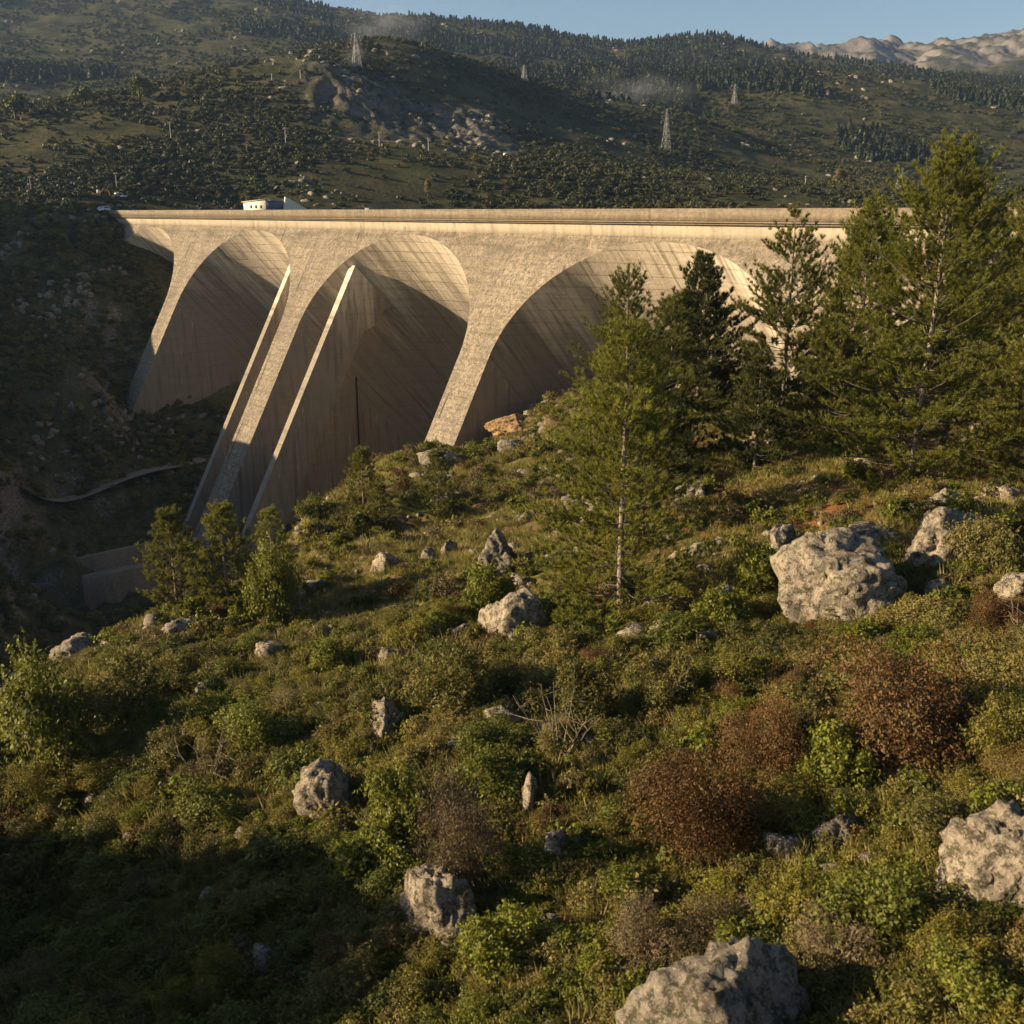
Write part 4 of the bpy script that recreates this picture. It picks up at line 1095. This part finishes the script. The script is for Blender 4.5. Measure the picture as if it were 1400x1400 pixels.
THICKET = {'olive': ('olive shrub in the dense thicket of the near slope', 'olive shrubs of the near thicket'),
           'green': ('green shrub in the dense thicket of the near slope', 'green shrubs of the near thicket'),
           'brown': ('rust-brown shrub in the dense thicket of the near slope', 'brown shrubs of the near thicket'),
           'grey': ('grey-brown twiggy shrub in the dense thicket of the near slope', 'grey-brown shrubs of the near thicket'),
           'yellow': ('yellow-olive shrub in the dense thicket of the near slope', 'yellow-olive shrubs of the near thicket'),
           'lime': ('bright green shrub in the dense thicket of the near slope', 'bright green shrubs of the near thicket')}
cnt = 0
tries = 0
while cnt < 290 and tries < 9000:
    tries += 1
    Y = 15 + 37 * rngs.random() ** 0.75
    X = rngs.uniform(-0.70, 0.66) * (Y + 3)
    z = float(ground(X, Y)[0]); p = np.array([X, Y, z])
    q = project(p)
    if not (-60 < q[0] < 1460 and 830 < q[1] < 1500): continue
    r = rngs.uniform(0.65, 1.6) * (0.75 + 0.012 * Y)
    hgt = r * rngs.uniform(0.65, 1.4)
    if any((X - a) ** 2 + (Y - b) ** 2 < (0.52 * (r + c)) ** 2 for a, b, c in placed): continue
    if blocks(p, r * 0.8, hgt): continue
    u = rngs.random() + 0.25 * float(fbm2(X / 6, Y / 6, 2, 88))
    right = q[0] / 1400
    if u < 0.36: kind = 'olive'
    elif u < 0.60: kind = 'green'
    elif u < 0.60 + 0.13 * right ** 2: kind = 'brown'
    elif u < 0.86: kind = 'yellow'
    elif u < 0.90: kind = 'grey'
    else: kind = 'lime'
    lab, grp = THICKET[kind]
    lab = where_label(kind, q, r, lab)
    shrub(kind, int(rngs.integers(0, 3)), p - np.array([0, 0, 0.1]), 2 * r, hgt, rngs.uniform(0, 6.28), lab, grp)
    placed.append((X, Y, r)); cnt += 1

# ------------------------------------------------------------------ scatter of what nobody could count
def scatter(name, sources, P, scale, rot, label, cat, index=None):
    """points carrying instances of the sources: grass, ground cover, rubble, far scrub"""
    col = bpy.data.collections.new(name + '_sources')
    for k, s in enumerate(sources):
        o = bpy.data.objects.new('%s_source_%02d' % (name, k), s)
        col.objects.link(o)
    me = bpy.data.meshes.new(name)
    n = len(P)
    me.vertices.add(n); me.vertices.foreach_set('co', np.ascontiguousarray(P, np.float32).ravel())
    scale = np.asarray(scale, np.float32)
    if scale.ndim == 1: scale = np.repeat(scale[:, None], 3, 1)
    a = me.attributes.new('sc', 'FLOAT_VECTOR', 'POINT'); a.data.foreach_set('vector', np.ascontiguousarray(scale).ravel())
    a = me.attributes.new('rt', 'FLOAT_VECTOR', 'POINT'); a.data.foreach_set('vector', np.ascontiguousarray(rot, np.float32).ravel())
    if index is None: index = np.arange(n) % len(sources)
    a = me.attributes.new('ix', 'INT', 'POINT'); a.data.foreach_set('value', np.asarray(index, np.int32))
    o = obj(name, me)
    ng = bpy.data.node_groups.new(name, 'GeometryNodeTree')
    ng.interface.new_socket('Geometry', in_out='INPUT', socket_type='NodeSocketGeometry')
    ng.interface.new_socket('Geometry', in_out='OUTPUT', socket_type='NodeSocketGeometry')
    N = ng.nodes.new; L = ng.links.new
    gi = N('NodeGroupInput'); go = N('NodeGroupOutput')
    mp = N('GeometryNodeMeshToPoints'); ip = N('GeometryNodeInstanceOnPoints'); ci = N('GeometryNodeCollectionInfo')
    ci.inputs['Collection'].default_value = col
    ci.inputs['Separate Children'].default_value = True
    ci.inputs['Reset Children'].default_value = True
    def attr(nm, typ):
        nd = N('GeometryNodeInputNamedAttribute'); nd.data_type = typ; nd.inputs['Name'].default_value = nm
        return [s for s in nd.outputs if s.enabled and s.name == 'Attribute'][0]
    L(gi.outputs[0], mp.inputs[0]); L(mp.outputs[0], ip.inputs['Points']); L(ci.outputs[0], ip.inputs['Instance'])
    ip.inputs['Pick Instance'].default_value = True
    L(attr('ix', 'INT'), ip.inputs['Instance Index'])
    e2r = N('FunctionNodeEulerToRotation'); L(attr('rt', 'FLOAT_VECTOR'), e2r.inputs[0]); L(e2r.outputs[0], ip.inputs['Rotation'])
    L(attr('sc', 'FLOAT_VECTOR'), ip.inputs['Scale'])
    L(ip.outputs[0], go.inputs[0])
    md = o.modifiers.new('scatter', 'NODES'); md.node_group = ng
    return tag(o, label, cat, None, 'stuff')
def sample_near(rng, n, y0, y1, power, xl=-0.72, xr=0.68):
    u = rng.random(n)
    if abs(power) < 1e-6: Y = y0 * (y1 / y0) ** u
    else: Y = (y0 ** power + u * (y1 ** power - y0 ** power)) ** (1 / power)
    X = rng.uniform(xl, xr, n) * (Y + 4)
    return np.stack([X, Y, ground(X, Y)], 1)
def rz_tilt(rng, n, tilt=0.12):
    return np.stack([rng.normal(0, tilt, n), rng.normal(0, tilt, n), rng.uniform(0, 6.283, n)], 1)
rg = np.random.default_rng(5)
# grass over the slope
P = sample_near(rg, 80000, 12, 160, 0.62)
q = project(P)
dens = 0.72 + 0.9 * fbm2(P[:, 0] / 9, P[:, 1] / 9, 3, 91)
ok = (q[:, 1] < 1480) & (rg.random(len(P)) < dens) & (P[:, 2] > -48)
P = P[ok]
gm = []
for k in range(4):
    v, f = wisps(200 + k, 34, 0.55, 0.55 + 0.15 * k, 0.030); gm.append(mesh_from('grass_tuft', v, f, M_GRASS))
d = P[:, 1]
sc = rg.uniform(0.55, 1.25, len(P)) * np.clip(0.55 + d / 75, 0.6, 1.9) * np.where(d < 52, 1.0 + 1.1 * rg.random(len(P)) ** 2, 1.0)
scatter('grass', gm, P, np.stack([sc * 1.25, sc * 1.25, sc * rg.uniform(0.45, 0.9, len(P))], 1), rz_tilt(rg, len(P), 0.18), 'yellow-green grass tufts covering the open slope', 'grass')
# low scrub between the larger shrubs
P = sample_near(rg, 24000, 12, 165, 0.6)
q = project(P)
dens = 0.45 + 0.9 * fbm2(P[:, 0] / 7 + 40, P[:, 1] / 7, 3, 95) + 0.35 * (P[:, 1] < 50)
ok = (q[:, 1] < 1480) & (rg.random(len(P)) < dens) & (P[:, 2] > -50)
P = P[ok]
low = []
for k, (m_, ln, wd) in enumerate(((M_OLIVE, 0.13, 0.07), (M_GREEN, 0.15, 0.09), (M_OLIVE, 0.13, 0.06), (M_YELLOW, 0.13, 0.07), (M_GREYB, 0.16, 0.04), (M_GREEN, 0.16, 0.10), (M_BROWN, 0.12, 0.055), (M_LIME, 0.16, 0.10))):
    v, f, c, r = shrub_leaves(300 + k, 750, ln * 1.25, wd * 1.35, lumps=7, height=1.0, spiky=0.3, sprig=14)
    low.append(mesh_from('low_scrub', v, f, m_))
sc = rg.uniform(0.16, 0.42, len(P)) * (1 + 1.2 * rg.random(len(P)) ** 4) * np.clip(0.8 + P[:, 1] / 90, 0.8, 2.2)
P[:, 2] -= 0.05
scatter('low_scrub', low, P, np.stack([sc, sc, sc * rg.uniform(0.7, 1.2, len(P))], 1), rz_tilt(rg, len(P), 0.1), 'low mixed scrub filling the gaps between shrubs and rocks', 'scrub', rg.integers(0, 8, len(P)))
# rubble
P = sample_near(rg, 17000, 14, 170, 0.75)
q = project(P)
rk = fbm2(P[:, 0] / 10 - 20, P[:, 1] / 10, 3, 97)
ok = (q[:, 1] < 1480) & (rg.random(len(P)) < np.clip(rk * 1.8 + 0.05, 0.02, 1)) & (P[:, 2] > -50)
P = P[ok]
rm = [rock_mesh(400 + k, 2, (1, 0.8, 0.65), (M_ROCK, M_ROCKG, M_ROCK)[k % 3], 8, 0.2, 'rubble_stone') for k in range(6)]
sc = rg.uniform(0.06, 0.24, len(P)) * (1 + 3.5 * rg.random(len(P)) ** 5) * np.clip(0.7 + P[:, 1] / 90, 0.7, 2.0)
scatter('rubble', rm, P, sc, rz_tilt(rg, len(P), 0.5), 'loose pale stones strewn over the slope', 'rubble')
# shaded far bank and gorge: scrub and boulders
X = rg.uniform(-240, 60, 60000); Y = rg.uniform(85, 338, 60000)
P = np.stack([X, Y, ground(X, Y)], 1)
q = project(P)
rel = P - DP; da = rel @ DU; dd = rel @ DN
ok = (q[:, 0] > -90) & (q[:, 0] < 720) & ((P[:, 2] < -40) | (da > 172) | (P[:, 0] < -86)) & ((dd > 2) | (da > 232)) & ~((da > 98) & (da < 124) & (dd < 64))
P = P[ok]; n = len(P)
bank = []
for k in range(4):
    v, f, c, r = shrub_leaves(330 + k, 420, 0.30, 0.20, lumps=8, height=1.2, spiky=0.2)
    bank.append(mesh_from('bank_scrub', v, f, (M_GREEN, M_OLIVE, M_NEEDLE_D, M_OLIVE)[k]))
sc = rg.uniform(0.35, 1.5, n)
ok = rg.random(n) < np.clip(0.5 + fbm2(P[:, 0] / 20, P[:, 1] / 20, 3, 99), 0.08, 1)
scatter('bank_scrub', bank, P[ok], sc[ok], rz_tilt(rg, int(ok.sum())), 'dark scrub on the shaded left bank of the gorge', 'scrub')
ok = rg.random(n) < np.clip(0.7 * fbm2(P[:, 0] / 24 + 9, P[:, 1] / 24, 3, 101), 0.01, 1)
scatter('bank_rubble', [rm[1], rm[4]], P[ok], (sc * 0.9)[ok], rz_tilt(rg, int(ok.sum()), 0.6), 'grey rocks on the shaded left bank of the gorge', 'rubble')
# leafy undergrowth of the thicket
P = sample_near(rg, 5200, 13, 56, 1.2)
q = project(P)
ok = (q[:, 1] < 1500) & (q[:, 1] > 840)
P = P[ok]
P = P[np.array([not blocks(p, 0.45, 0.55) for p in P])]
kx, ky = rg.uniform(-46, -19, 420), rg.uniform(8, 34, 420)          # bushes on the unseen added knoll, to break up its shadow edge
P = np.concatenate([P, np.stack([kx, ky, ground(kx, ky)], 1)])
und = []
for k, (m_, ln, wd) in enumerate(((M_OLIVE, 0.11, 0.06), (M_GREEN, 0.13, 0.08), (M_OLIVE, 0.11, 0.05), (M_YELLOW, 0.11, 0.06), (M_OLIVE, 0.12, 0.05), (M_GREEN, 0.13, 0.08), (M_YELLOW, 0.12, 0.05), (M_OLIVE, 0.12, 0.06))):
    v, f, c, r = shrub_leaves(360 + k, 1700, ln, wd, lumps=8, height=1.0, spiky=0.45, sprig=30)
    und.append(mesh_from('undergrowth', v, f, m_))
sc = rg.uniform(0.35, 0.85, len(P)); sc[-420:] *= 2.2
P[:, 2] -= 0.08
patch = np.clip(((fbm2(P[:, 0] / 5, P[:, 1] / 5, 2, 107) + 0.6) / 1.2 * 8), 0, 7.99).astype(int)
patch = np.where(rg.random(len(P)) < 0.72, patch, rg.integers(0, 8, len(P)))
scatter('undergrowth', und, P, np.stack([sc, sc, sc * rg.uniform(0.7, 1.1, len(P))], 1), rz_tilt(rg, len(P), 0.1), 'leafy undergrowth knitting the near thicket together and covering the added unseen knoll', 'undergrowth', patch)

# bare twiggy shrubs
M_PALE = mat_bark('pale_dead_wood', (0.12, 0.095, 0.065), (0.27, 0.215, 0.15))
def bare_shrub(px, py, h, seed, label):
    p = hit(px, py); H = h * m_per_px(p) * 1.1
    rr = np.random.default_rng(seed); b = MB(); tw = MB()
    for k in range(7):
        az = rr.uniform(0, 6.283); sp = rr.uniform(0.1, 0.55)
        e = np.array([math.cos(az) * sp, math.sin(az) * sp, rr.uniform(0.7, 1.0)]) * H
        t_ = np.linspace(0, 1, 7)[:, None]
        pts = t_ * e + np.cumsum(rr.normal(0, 0.018 * H, (7, 3)), 0) * t_; pts[0] = (0, 0, -0.1)
        b.tube(pts, np.linspace(0.014, 0.004, 7) * H * 0.7, 5)
        for q in range(6):
            a0 = pts[rr.integers(2, 6)]; d = unit(rr.normal(size=3) + np.array([0, 0, 0.8])) * H * rr.uniform(0.15, 0.35)
            tw.tube([a0, a0 + d * 0.5 + rr.normal(0, 0.02, 3), a0 + d], [0.006 * H, 0.005 * H, 0.003 * H], 3)
    root = empty('bare_shrub', p, 0, label, 'bare shrub', 'bare twiggy shrubs')
    obj('stems', b.mesh('stems', M_PALE, True), root); obj('twigs', tw.mesh('twigs', M_PALE), root)
bare_shrub(288, 1078, 90, 1, 'bare pale shrub in the dark left part of the thicket')
bare_shrub(765, 1045, 100, 2, 'bare pale shrub rising from the olive bush below the slender pine')
bare_shrub(905, 975, 70, 3, 'bare forked shrub right of the olive bush with pale twigs')
bare_shrub(1390, 880, 70, 4, 'bare twiggy shrub at the right edge below the boulders')

# ------------------------------------------------------------------ vegetation of the hills
rf = np.random.default_rng(15)
def far_bush(seed, n, ln):
    v, f, c, r = shrub_leaves(seed, n, ln, ln * 0.8, lumps=7, height=1.0, hollow=0.6)
    return v, f
fb = []
for k in range(4):
    v, f = far_bush(500 + k, 110, 0.42); fb.append(mesh_from('far_bush', v, f, M_FARV))
fp = []
for k in range(3):
    rr = np.random.default_rng(520 + k); n = 90
    t = rr.random(n) ** 0.8; az = rr.uniform(0, 6.283, n)
    rad = (1 - t) * 0.34 * rr.uniform(0.4, 1, n)
    p = np.stack([np.cos(az) * rad, np.sin(az) * rad, 0.08 + 0.92 * t], 1)
    v, f = leaves(p, unit(np.stack([np.cos(az), np.sin(az), rr.uniform(0, 1, n)], 1)), 0.26, 0.2, rr); fp.append(mesh_from('far_pine', v, f, M_FARP))
n = 70000
Y = 330 * (2500 / 330) ** rf.random(n)
X = rf.uniform(-0.60, 0.60, n) * Y
Z = far_z(X, Y)
e = 4.0
slope = np.hypot(far_z(X + e, Y) - Z, far_z(X, Y + e) - Z) / e
m1 = fbm2(X / 90, Y / 90, 4, 111)
cl_ = np.exp(-(((X / Y * 1411 + 700) - 575) / 150) ** 4 - ((Y - 585) / 62) ** 4)
ok = (rf.random(n) < np.clip(0.55 + 1.1 * m1 - 0.8 * cl_, 0.06, 1)) & (slope < 1.1) & (Z > -6)
forest = (Y > 900) & (fbm2(X / 300 + 7, Y / 300, 3, 113) + 0.25 * (Y > 1300) - 0.45 * np.clip(-X / Y * 3.2, 0, 1) > 0.05)
P = np.stack([X, Y, Z - 0.2], 1)
s1 = ok & ~forest
sc = rf.uniform(0.8, 2.3, n) * np.clip(0.75 + Y / 1500, 0.8, 2.2)
scatter('hill_scrub', fb, P[s1], sc[s1], rz_tilt(rf, int(s1.sum()), 0.05), 'dark scrub dotted over the hills behind the dam', 'scrub')
s2 = forest & (slope < 1.2)
sc = rf.uniform(5, 11, n)
scatter('hill_forest', fp, P[s2], np.stack([sc * 1.1, sc * 1.1, sc], 1)[s2], rz_tilt(rf, int(s2.sum()), 0.03), 'far pine forest on the ridges behind the dam', 'forest')

# rock outcrops on the hills
n = 26000
Y = 340 * (2600 / 340) ** rf.random(n)
X = rf.uniform(-0.58, 0.58, n) * Y
u_ = X / Y * 1411 + 700
rk = fbm2(X / 55 + 30, Y / 55, 4, 121) - 0.18 + 0.5 * np.exp(-((u_ - 1150) / 60) ** 2 - ((Y - 1180) / 90) ** 2) + 0.4 * np.exp(-((u_ - 400) / 50) ** 2 - ((Y - 560) / 60) ** 2) + 0.4 * np.exp(-((u_ - 545) / 40) ** 2 - ((Y - 725) / 40) ** 2) + 0.5 * np.exp(-((u_ - 575) / 130) ** 4 - ((Y - 585) / 60) ** 4) + 0.3 * np.exp(-((u_ - 915) / 30) ** 2 - ((Y - 620) / 60) ** 2)
ok = (rf.random(n) < np.clip(rk * 0.8 - 0.08, 0, 1))
P = np.stack([X, Y, far_z(X, Y) - 0.3], 1)[ok]
sc = rf.uniform(0.7, 2.2, len(P)) * np.clip(0.6 + P[:, 1] / 900, 0.7, 2.6)
scatter('hill_rocks', [rm[1], rm[4], rm[1], rm[0]], P, np.stack([sc * 1.3, sc, sc], 1), rz_tilt(rf, len(P), 0.4), 'pale rocks scattered on the hills behind the dam', 'rocks')

# round trees on the near knoll
for k, (px, py, w, h, lab) in enumerate((
    (191, 138, 40, 30, 'large dark round tree on the skyline of the left knoll'),
    (117, 146, 36, 28, 'round tree left of the large dark one on the left knoll'),
    (78, 152, 22, 18, 'small round tree near the left end of the knoll'),
    (22, 164, 40, 36, 'dark tree clump cut close to the left edge on the knoll'),
    (240, 136, 20, 14, 'small bush-like tree just right of the large dark round tree'),
    (268, 130, 26, 14, 'low spreading tree where the knoll starts to climb'),
    (585, 270, 12, 22, 'pale upright tree standing in the shade right above the crest'),
    (1148, 254, 22, 22, 'pale leafless-looking tree in the shade above the crest at the right'))):
    p = far_hit(px, py); kk = m_per_px(p)
    root = empty('round_tree', p - np.array([0, 0, 0.3]), k * 1.3, lab, 'tree', 'single trees on the hills')
    v, f, c, r = shrub_leaves(540 + k, 1500, 0.16, 0.12, lumps=12, height=1.3, hollow=0.5)
    v = v + np.array([0, 0, 0.35])
    root.scale = (w * kk / 1.7, w * kk / 1.7, h * kk / 1.45)
    obj('crown', mesh_from('crown', v, f, M_GREYB if k > 5 else M_FART), root)
    b = MB(); b.tube([(0, 0, -0.2), (0.02, 0, 0.4), (0, 0.02, 0.9)], [0.09, 0.07, 0.03], 6)
    obj('trunk', b.mesh('trunk', M_BARKD, True), root)

# ------------------------------------------------------------------ pylons and poles
M_STEEL = mat_plain('galvanised_steel', (0.30, 0.30, 0.29), 0.6, 0.2)
M_POLE = mat_plain('weathered_pole', (0.36, 0.31, 0.25), 0.9)
def pylon(p, H, w, rz, label, arms=3, thick=0.16):
    root = empty('power_pylon', p, rz, label, 'pylon', 'power pylons on the hills')
    b = MB()
    lv = np.linspace(0, 1, 8)
    wid = lambda t: w * (1 - t) ** 1.1 * 0.5 + 0.35
    cs = [(-1, -1), (1, -1), (1, 1), (-1, 1)]
    for cx, cy in cs: b.tube([(cx * wid(t), cy * wid(t), t * H) for t in lv], thick, 4)
    for i in range(7):
        t0, t1 = lv[i], lv[i + 1]
        for k in range(4):
            c0, c1 = cs[k], cs[(k + 1) % 4]
            A = lambda c, t: np.array([c[0] * wid(t), c[1] * wid(t), t * H])
            for u, v in ((c0, c1), (c1, c0)): b.tube([A(u, t0), A(v, t1)], thick * 0.6, 3)
            b.tube([A(c0, t1), A(c1, t1)], thick * 0.6, 3)
    m = tag(obj('lattice_mast', b.mesh('lattice_mast', M_STEEL), root), kind='stuff')
    for k in range(arms):
        z = H * (0.72 + 0.11 * k); L = H * (0.17 - 0.02 * k)
        a = MB()
        for s in (-1, 1):
            a.tube([(0, -0.3, z), (s * L, 0, z + 0.3)], thick * 0.7, 4); a.tube([(0, 0.3, z), (s * L, 0, z + 0.3)], thick * 0.7, 4)
            a.tube([(0, 0, z + 1.2), (s * L, 0, z + 0.3)], thick * 0.7, 4)
            a.tube([(s * L, 0, z + 0.3), (s * L, 0, z - 1.3)], 0.12, 4)
        obj('cross_arm', a.mesh('cross_arm', M_STEEL), root)
for px, py, top, w, lab in ((488, 92, 44, 7, 'steel pylon on the crest of the near knoll beside rising smoke'),
                            (717, 112, 88, 6, 'small steel pylon on the shaded saddle right of the knoll'),
                            (910, 208, 148, 7, 'steel pylon on a rock in the shaded slope above the right-hand arch'),
                            (1004, 142, 114, 6, 'faint steel pylon on the sunlit hill at the right'),
                            (1231, 258, 229, 6, 'steel pylon half hidden behind the tip of the biggest pine')):
    p = far_hit(px, py); H = raydir(px, top)[1] * p[1] - p[2]
    pylon(p - np.array([0, 0, 0.5]), H, w * 0.62, 0.5, lab, 3, 0.00020 * p[1])
for px, py, top, lab in ((234, 191, 165, 'pale pole standing alone on the lit slope below the round trees'),
                         (391, 199, 173, 'pale pole at the left end of the dark cliff'),
                         (519, 201, 180, 'short pale pole at the foot of the dark cliff'),
                         (586, 207, 188, 'grey pole right of the short pale one at the cliff foot'),
                         (43, 262, 240, 'leaning pole near the left edge above the road'),
                         (160, 258, 235, 'slim pole above the parked vehicles at the left'),
                         (372, 110, 100, 'small post on the upper left shoulder of the knoll'),
                         (411, 107, 95, 'small post on the knoll left of the big pylon'),
                         (1101, 254, 240, 'slim pole in the shade above the crest at the right'),
                         (1056, 100, 88, 'white mast on the sunlit hill at the right')):
    p = far_hit(px, py); H = raydir(px, top)[1] * p[1] - p[2]; r = 0.00050 * p[1]
    root = empty('utility_pole', p - np.array([0, 0, 0.3]), 0.6, lab, 'pole', 'utility poles on the hills')
    b = MB(); b.tube([(0, 0, 0), (0, 0, H * 0.5), (0.02, 0, H)], [r, r * 0.85, r * 0.7], 6); obj('shaft', b.mesh('shaft', M_POLE, True), root)
    b = MB(); b.box((-0.09 * H, -r * 0.5, 0.91 * H), (0.09 * H, r * 0.5, 0.91 * H + r)); obj('cross_arm', b.mesh('cross_arm', M_POLE), root)
    for s in (-1, 1):
        b = MB(); b.tube([(s * 0.08 * H, 0, 0.91 * H + r), (s * 0.08 * H, 0, 0.91 * H + r + 0.3)], 0.08, 5); obj('insulator', b.mesh('insulator', M_WHITE), root)

# ------------------------------------------------------------------ vehicles by the road beyond the left end of the dam
M_CARW = mat_plain('white_car_paint', (0.72, 0.72, 0.72), 0.3, 0.0, 0.5, 0.05)
M_TYRE = mat_plain('tyre', (0.02, 0.02, 0.02), 0.9)
M_GLASS = mat_plain('car_glass', (0.02, 0.025, 0.03), 0.1, 0.0, 0.6)
M_ORANGE = mat_plain('orange_machine_paint', (0.55, 0.20, 0.05), 0.5)
def wheel_mesh(r=0.33, w=0.22):
    b = MB(); ang = np.linspace(0, 2 * np.pi, 15)[:-1]
    b.prism([(math.cos(a) * r, math.sin(a) * r) for a in ang], 1, -w / 2, w / 2)
    return fix_normals(b.mesh('wheel', M_TYRE))
WH = wheel_mesh()
def car(p, rz, label, van=False, name='parked_car', cat='car'):
    root = empty(name, p, rz, label, cat, 'vehicles by the road')
    roof = 1.95 if van else 1.48
    prof = [(-2.15, 0.35), (2.15, 0.35), (2.2, 0.7), (2.05, 0.92), (1.15, 1.0), (0.45, roof), (-1.5 if not van else -2.05, roof), (-2.05 if not van else -2.15, 1.0), (-2.2, 0.7)]
    b = MB(); b.prism(prof, 1, -0.87, 0.87); me = fix_normals(b.mesh('body', M_CARW)); obj('body', me, root)
    b = MB(); b.prism([(1.08, 1.03), (0.47, roof - 0.06), (0.52, roof - 0.06), (1.16, 1.03)], 1, -0.78, 0.78); obj('windscreen', fix_normals(b.mesh('windscreen', M_GLASS)), root)
    for s in (-1, 1):
        b = MB(); b.prism([(0.85, 1.02), (0.42, roof - 0.12), (-1.4, roof - 0.12), (-1.75, 1.02)], 1, s * 0.87, s * 0.885); obj('side_window', fix_normals(b.mesh('side_window', M_GLASS)), root)
        b = MB(); b.box((2.13, s * 0.62 - 0.16, 0.68), (2.2, s * 0.62 + 0.16, 0.82)); obj('headlight', b.mesh('headlight', M_WHITE), root)
    for x in (-1.35, 1.35):
        for y in (-0.8, 0.8): obj('wheel', WH, root, (x, y, 0.33))
    return root
p = spot(141, 287); p[2] = float(near_z(p[0], p[1])[0]) + 0.05
car(p, -1.9, 'white car on the road at the left end of the dam crest')
p = far_hit(165, 271); car(p, 0.3, 'white van parked by the road under the slim pole', True, 'parked_van', 'van')
p = far_hit(694, 215); car(p, 0.2, 'white van alone on the shaded hill road behind the dam', True, 'parked_van', 'van')
p = far_hit(133, 271)
ex = empty('digger', p, 0.5, 'small orange and white digger beside the parked van at the left', 'digger')
b = MB(); b.box((-1.6, -1.2, 0), (1.6, -0.6, 0.8)); obj('track', b.mesh('track', M_TYRE), ex)
b = MB(); b.box((-1.6, 0.6, 0), (1.6, 1.2, 0.8)); obj('track', b.mesh('track', M_TYRE), ex)
b = MB(); b.prism([(-1.9, 0.85), (1.2, 0.85), (1.2, 1.5), (-1.5, 1.9), (-1.9, 1.6)], 1, -1.1, 1.1); obj('body', fix_normals(b.mesh('body', M_ORANGE)), ex)
b = MB(); b.prism([(0.0, 1.62), (1.25, 1.5), (1.1, 2.9), (0.05, 2.9)], 1, -1.05, 0.0); obj('cab', fix_normals(b.mesh('cab', M_CARW)), ex)
b = MB(); b.tube([(1.0, 0.5, 1.4), (2.6, 0.5, 3.4), (4.2, 0.5, 2.9)], 0.2, 6); obj('boom', b.mesh('boom', M_ORANGE), ex)
b = MB(); b.tube([(4.2, 0.5, 2.9), (4.6, 0.5, 1.0)], 0.16, 6); obj('dipper', b.mesh('dipper', M_ORANGE), ex)
b = MB(); b.prism([(4.2, 0.3), (4.9, 0.3), (5.0, 1.0), (4.4, 1.1)], 1, 0.1, 0.9); obj('bucket', fix_normals(b.mesh('bucket', M_TYRE)), ex)

# ------------------------------------------------------------------ path on the shaded bank
def ribbon(name, pix, width, mat, lift=0.12):
    pts = np.array([hit(px, py) for px, py in pix])
    t = np.linspace(0, len(pts) - 1, 60)
    X = np.interp(t, np.arange(len(pts)), pts[:, 0]); Y = np.interp(t, np.arange(len(pts)), pts[:, 1])
    X = np.polyval(np.polyfit(t, X, 1), t); Y = np.polyval(np.polyfit(t, Y, 1), t)
    d = np.stack([np.gradient(X), np.gradient(Y)], 1); d /= np.linalg.norm(d, axis=1)[:, None]
    nn = np.stack([-d[:, 1], d[:, 0]], 1)
    k = np.linspace(-0.5, 0.5, 6)
    x = X[:, None] + nn[:, :1] * k * width; y = Y[:, None] + nn[:, 1:] * k * width
    zc = np.polyval(np.polyfit(t, ground(X, Y), 4), t) + 0.3
    z = np.repeat(zc[:, None] + lift + 0.35, 6, 1)
    return mesh_from(name, np.stack([x, y, z], -1).reshape(-1, 3), grid_faces(60, 6), mat, True)
M_PATH = mat_plain('dirt_path', (0.17, 0.145, 0.115), 0.95)
tag(obj('path', ribbon('path', ((38, 688), (120, 670), (200, 652), (285, 634)), 4.6, M_PATH)), kind='structure')

# ------------------------------------------------------------------ haze
def volume_mat(name, col, dens, aniso=0.3, noise=None):
    t = NT(name)
    pv = t.n('VolumePrincipled'); pv.inputs['Color'].default_value = (*col, 1); pv.inputs['Anisotropy'].default_value = aniso
    if noise:
        tc = t.n('TexCoord').outputs['Object']
        l = t.n('VectorMath', operation='LENGTH'); t.set(l.inputs[0], tc)
        fall = t.ramp(l.outputs['Value'], [(0.15, 1.0), (1.0, 0.0)])
        nz = t.ramp(t.noise(tc, noise, 4, 0.6), [(0.42, 0.0), (0.75, 1.0)])
        t.set(pv.inputs['Density'], t.math('MULTIPLY', t.math('MULTIPLY', fall, nz), dens))
    else:
        pv.inputs['Density'].default_value = dens
    t.t.links.new(pv.outputs[0], t.out.inputs['Volume'])
    return t.m
b = MB(); b.box((-4200, -60, -96), (4200, 4700, float(max(far_v[:, 2].max(), 30)) + 25))
hz = obj('haze', b.mesh('haze', volume_mat('haze', (0.42, 0.62, 1.0), 0.000065)))
tag(hz, 'thin bluish evening haze over the valley', 'haze', None, 'stuff')

# thin smoke drifting on the hills
for px, py, Y, rx, rz_, dens, lab in ((484, 74, 640, 9, 9, 0.07, 'small bright puff of smoke at the foot of the knoll pylon'),
                                      (522, 38, 1150, 55, 34, 0.016, 'pale smoke drifting up behind the knoll pylon'),
                                      (865, 128, 1000, 70, 26, 0.010, 'low bluish smoke lying on the hillside at the right')):
    me = mesh_from('smoke', ico(3)[0], ico(3)[1], volume_mat('smoke', (0.85, 0.88, 0.92), dens, 0.2, 2.2))
    o = obj('smoke', me, None, at(px, py, Y)); o.scale = (rx, rx * 0.6, rz_)
    tag(o, lab, 'smoke', None, 'stuff')
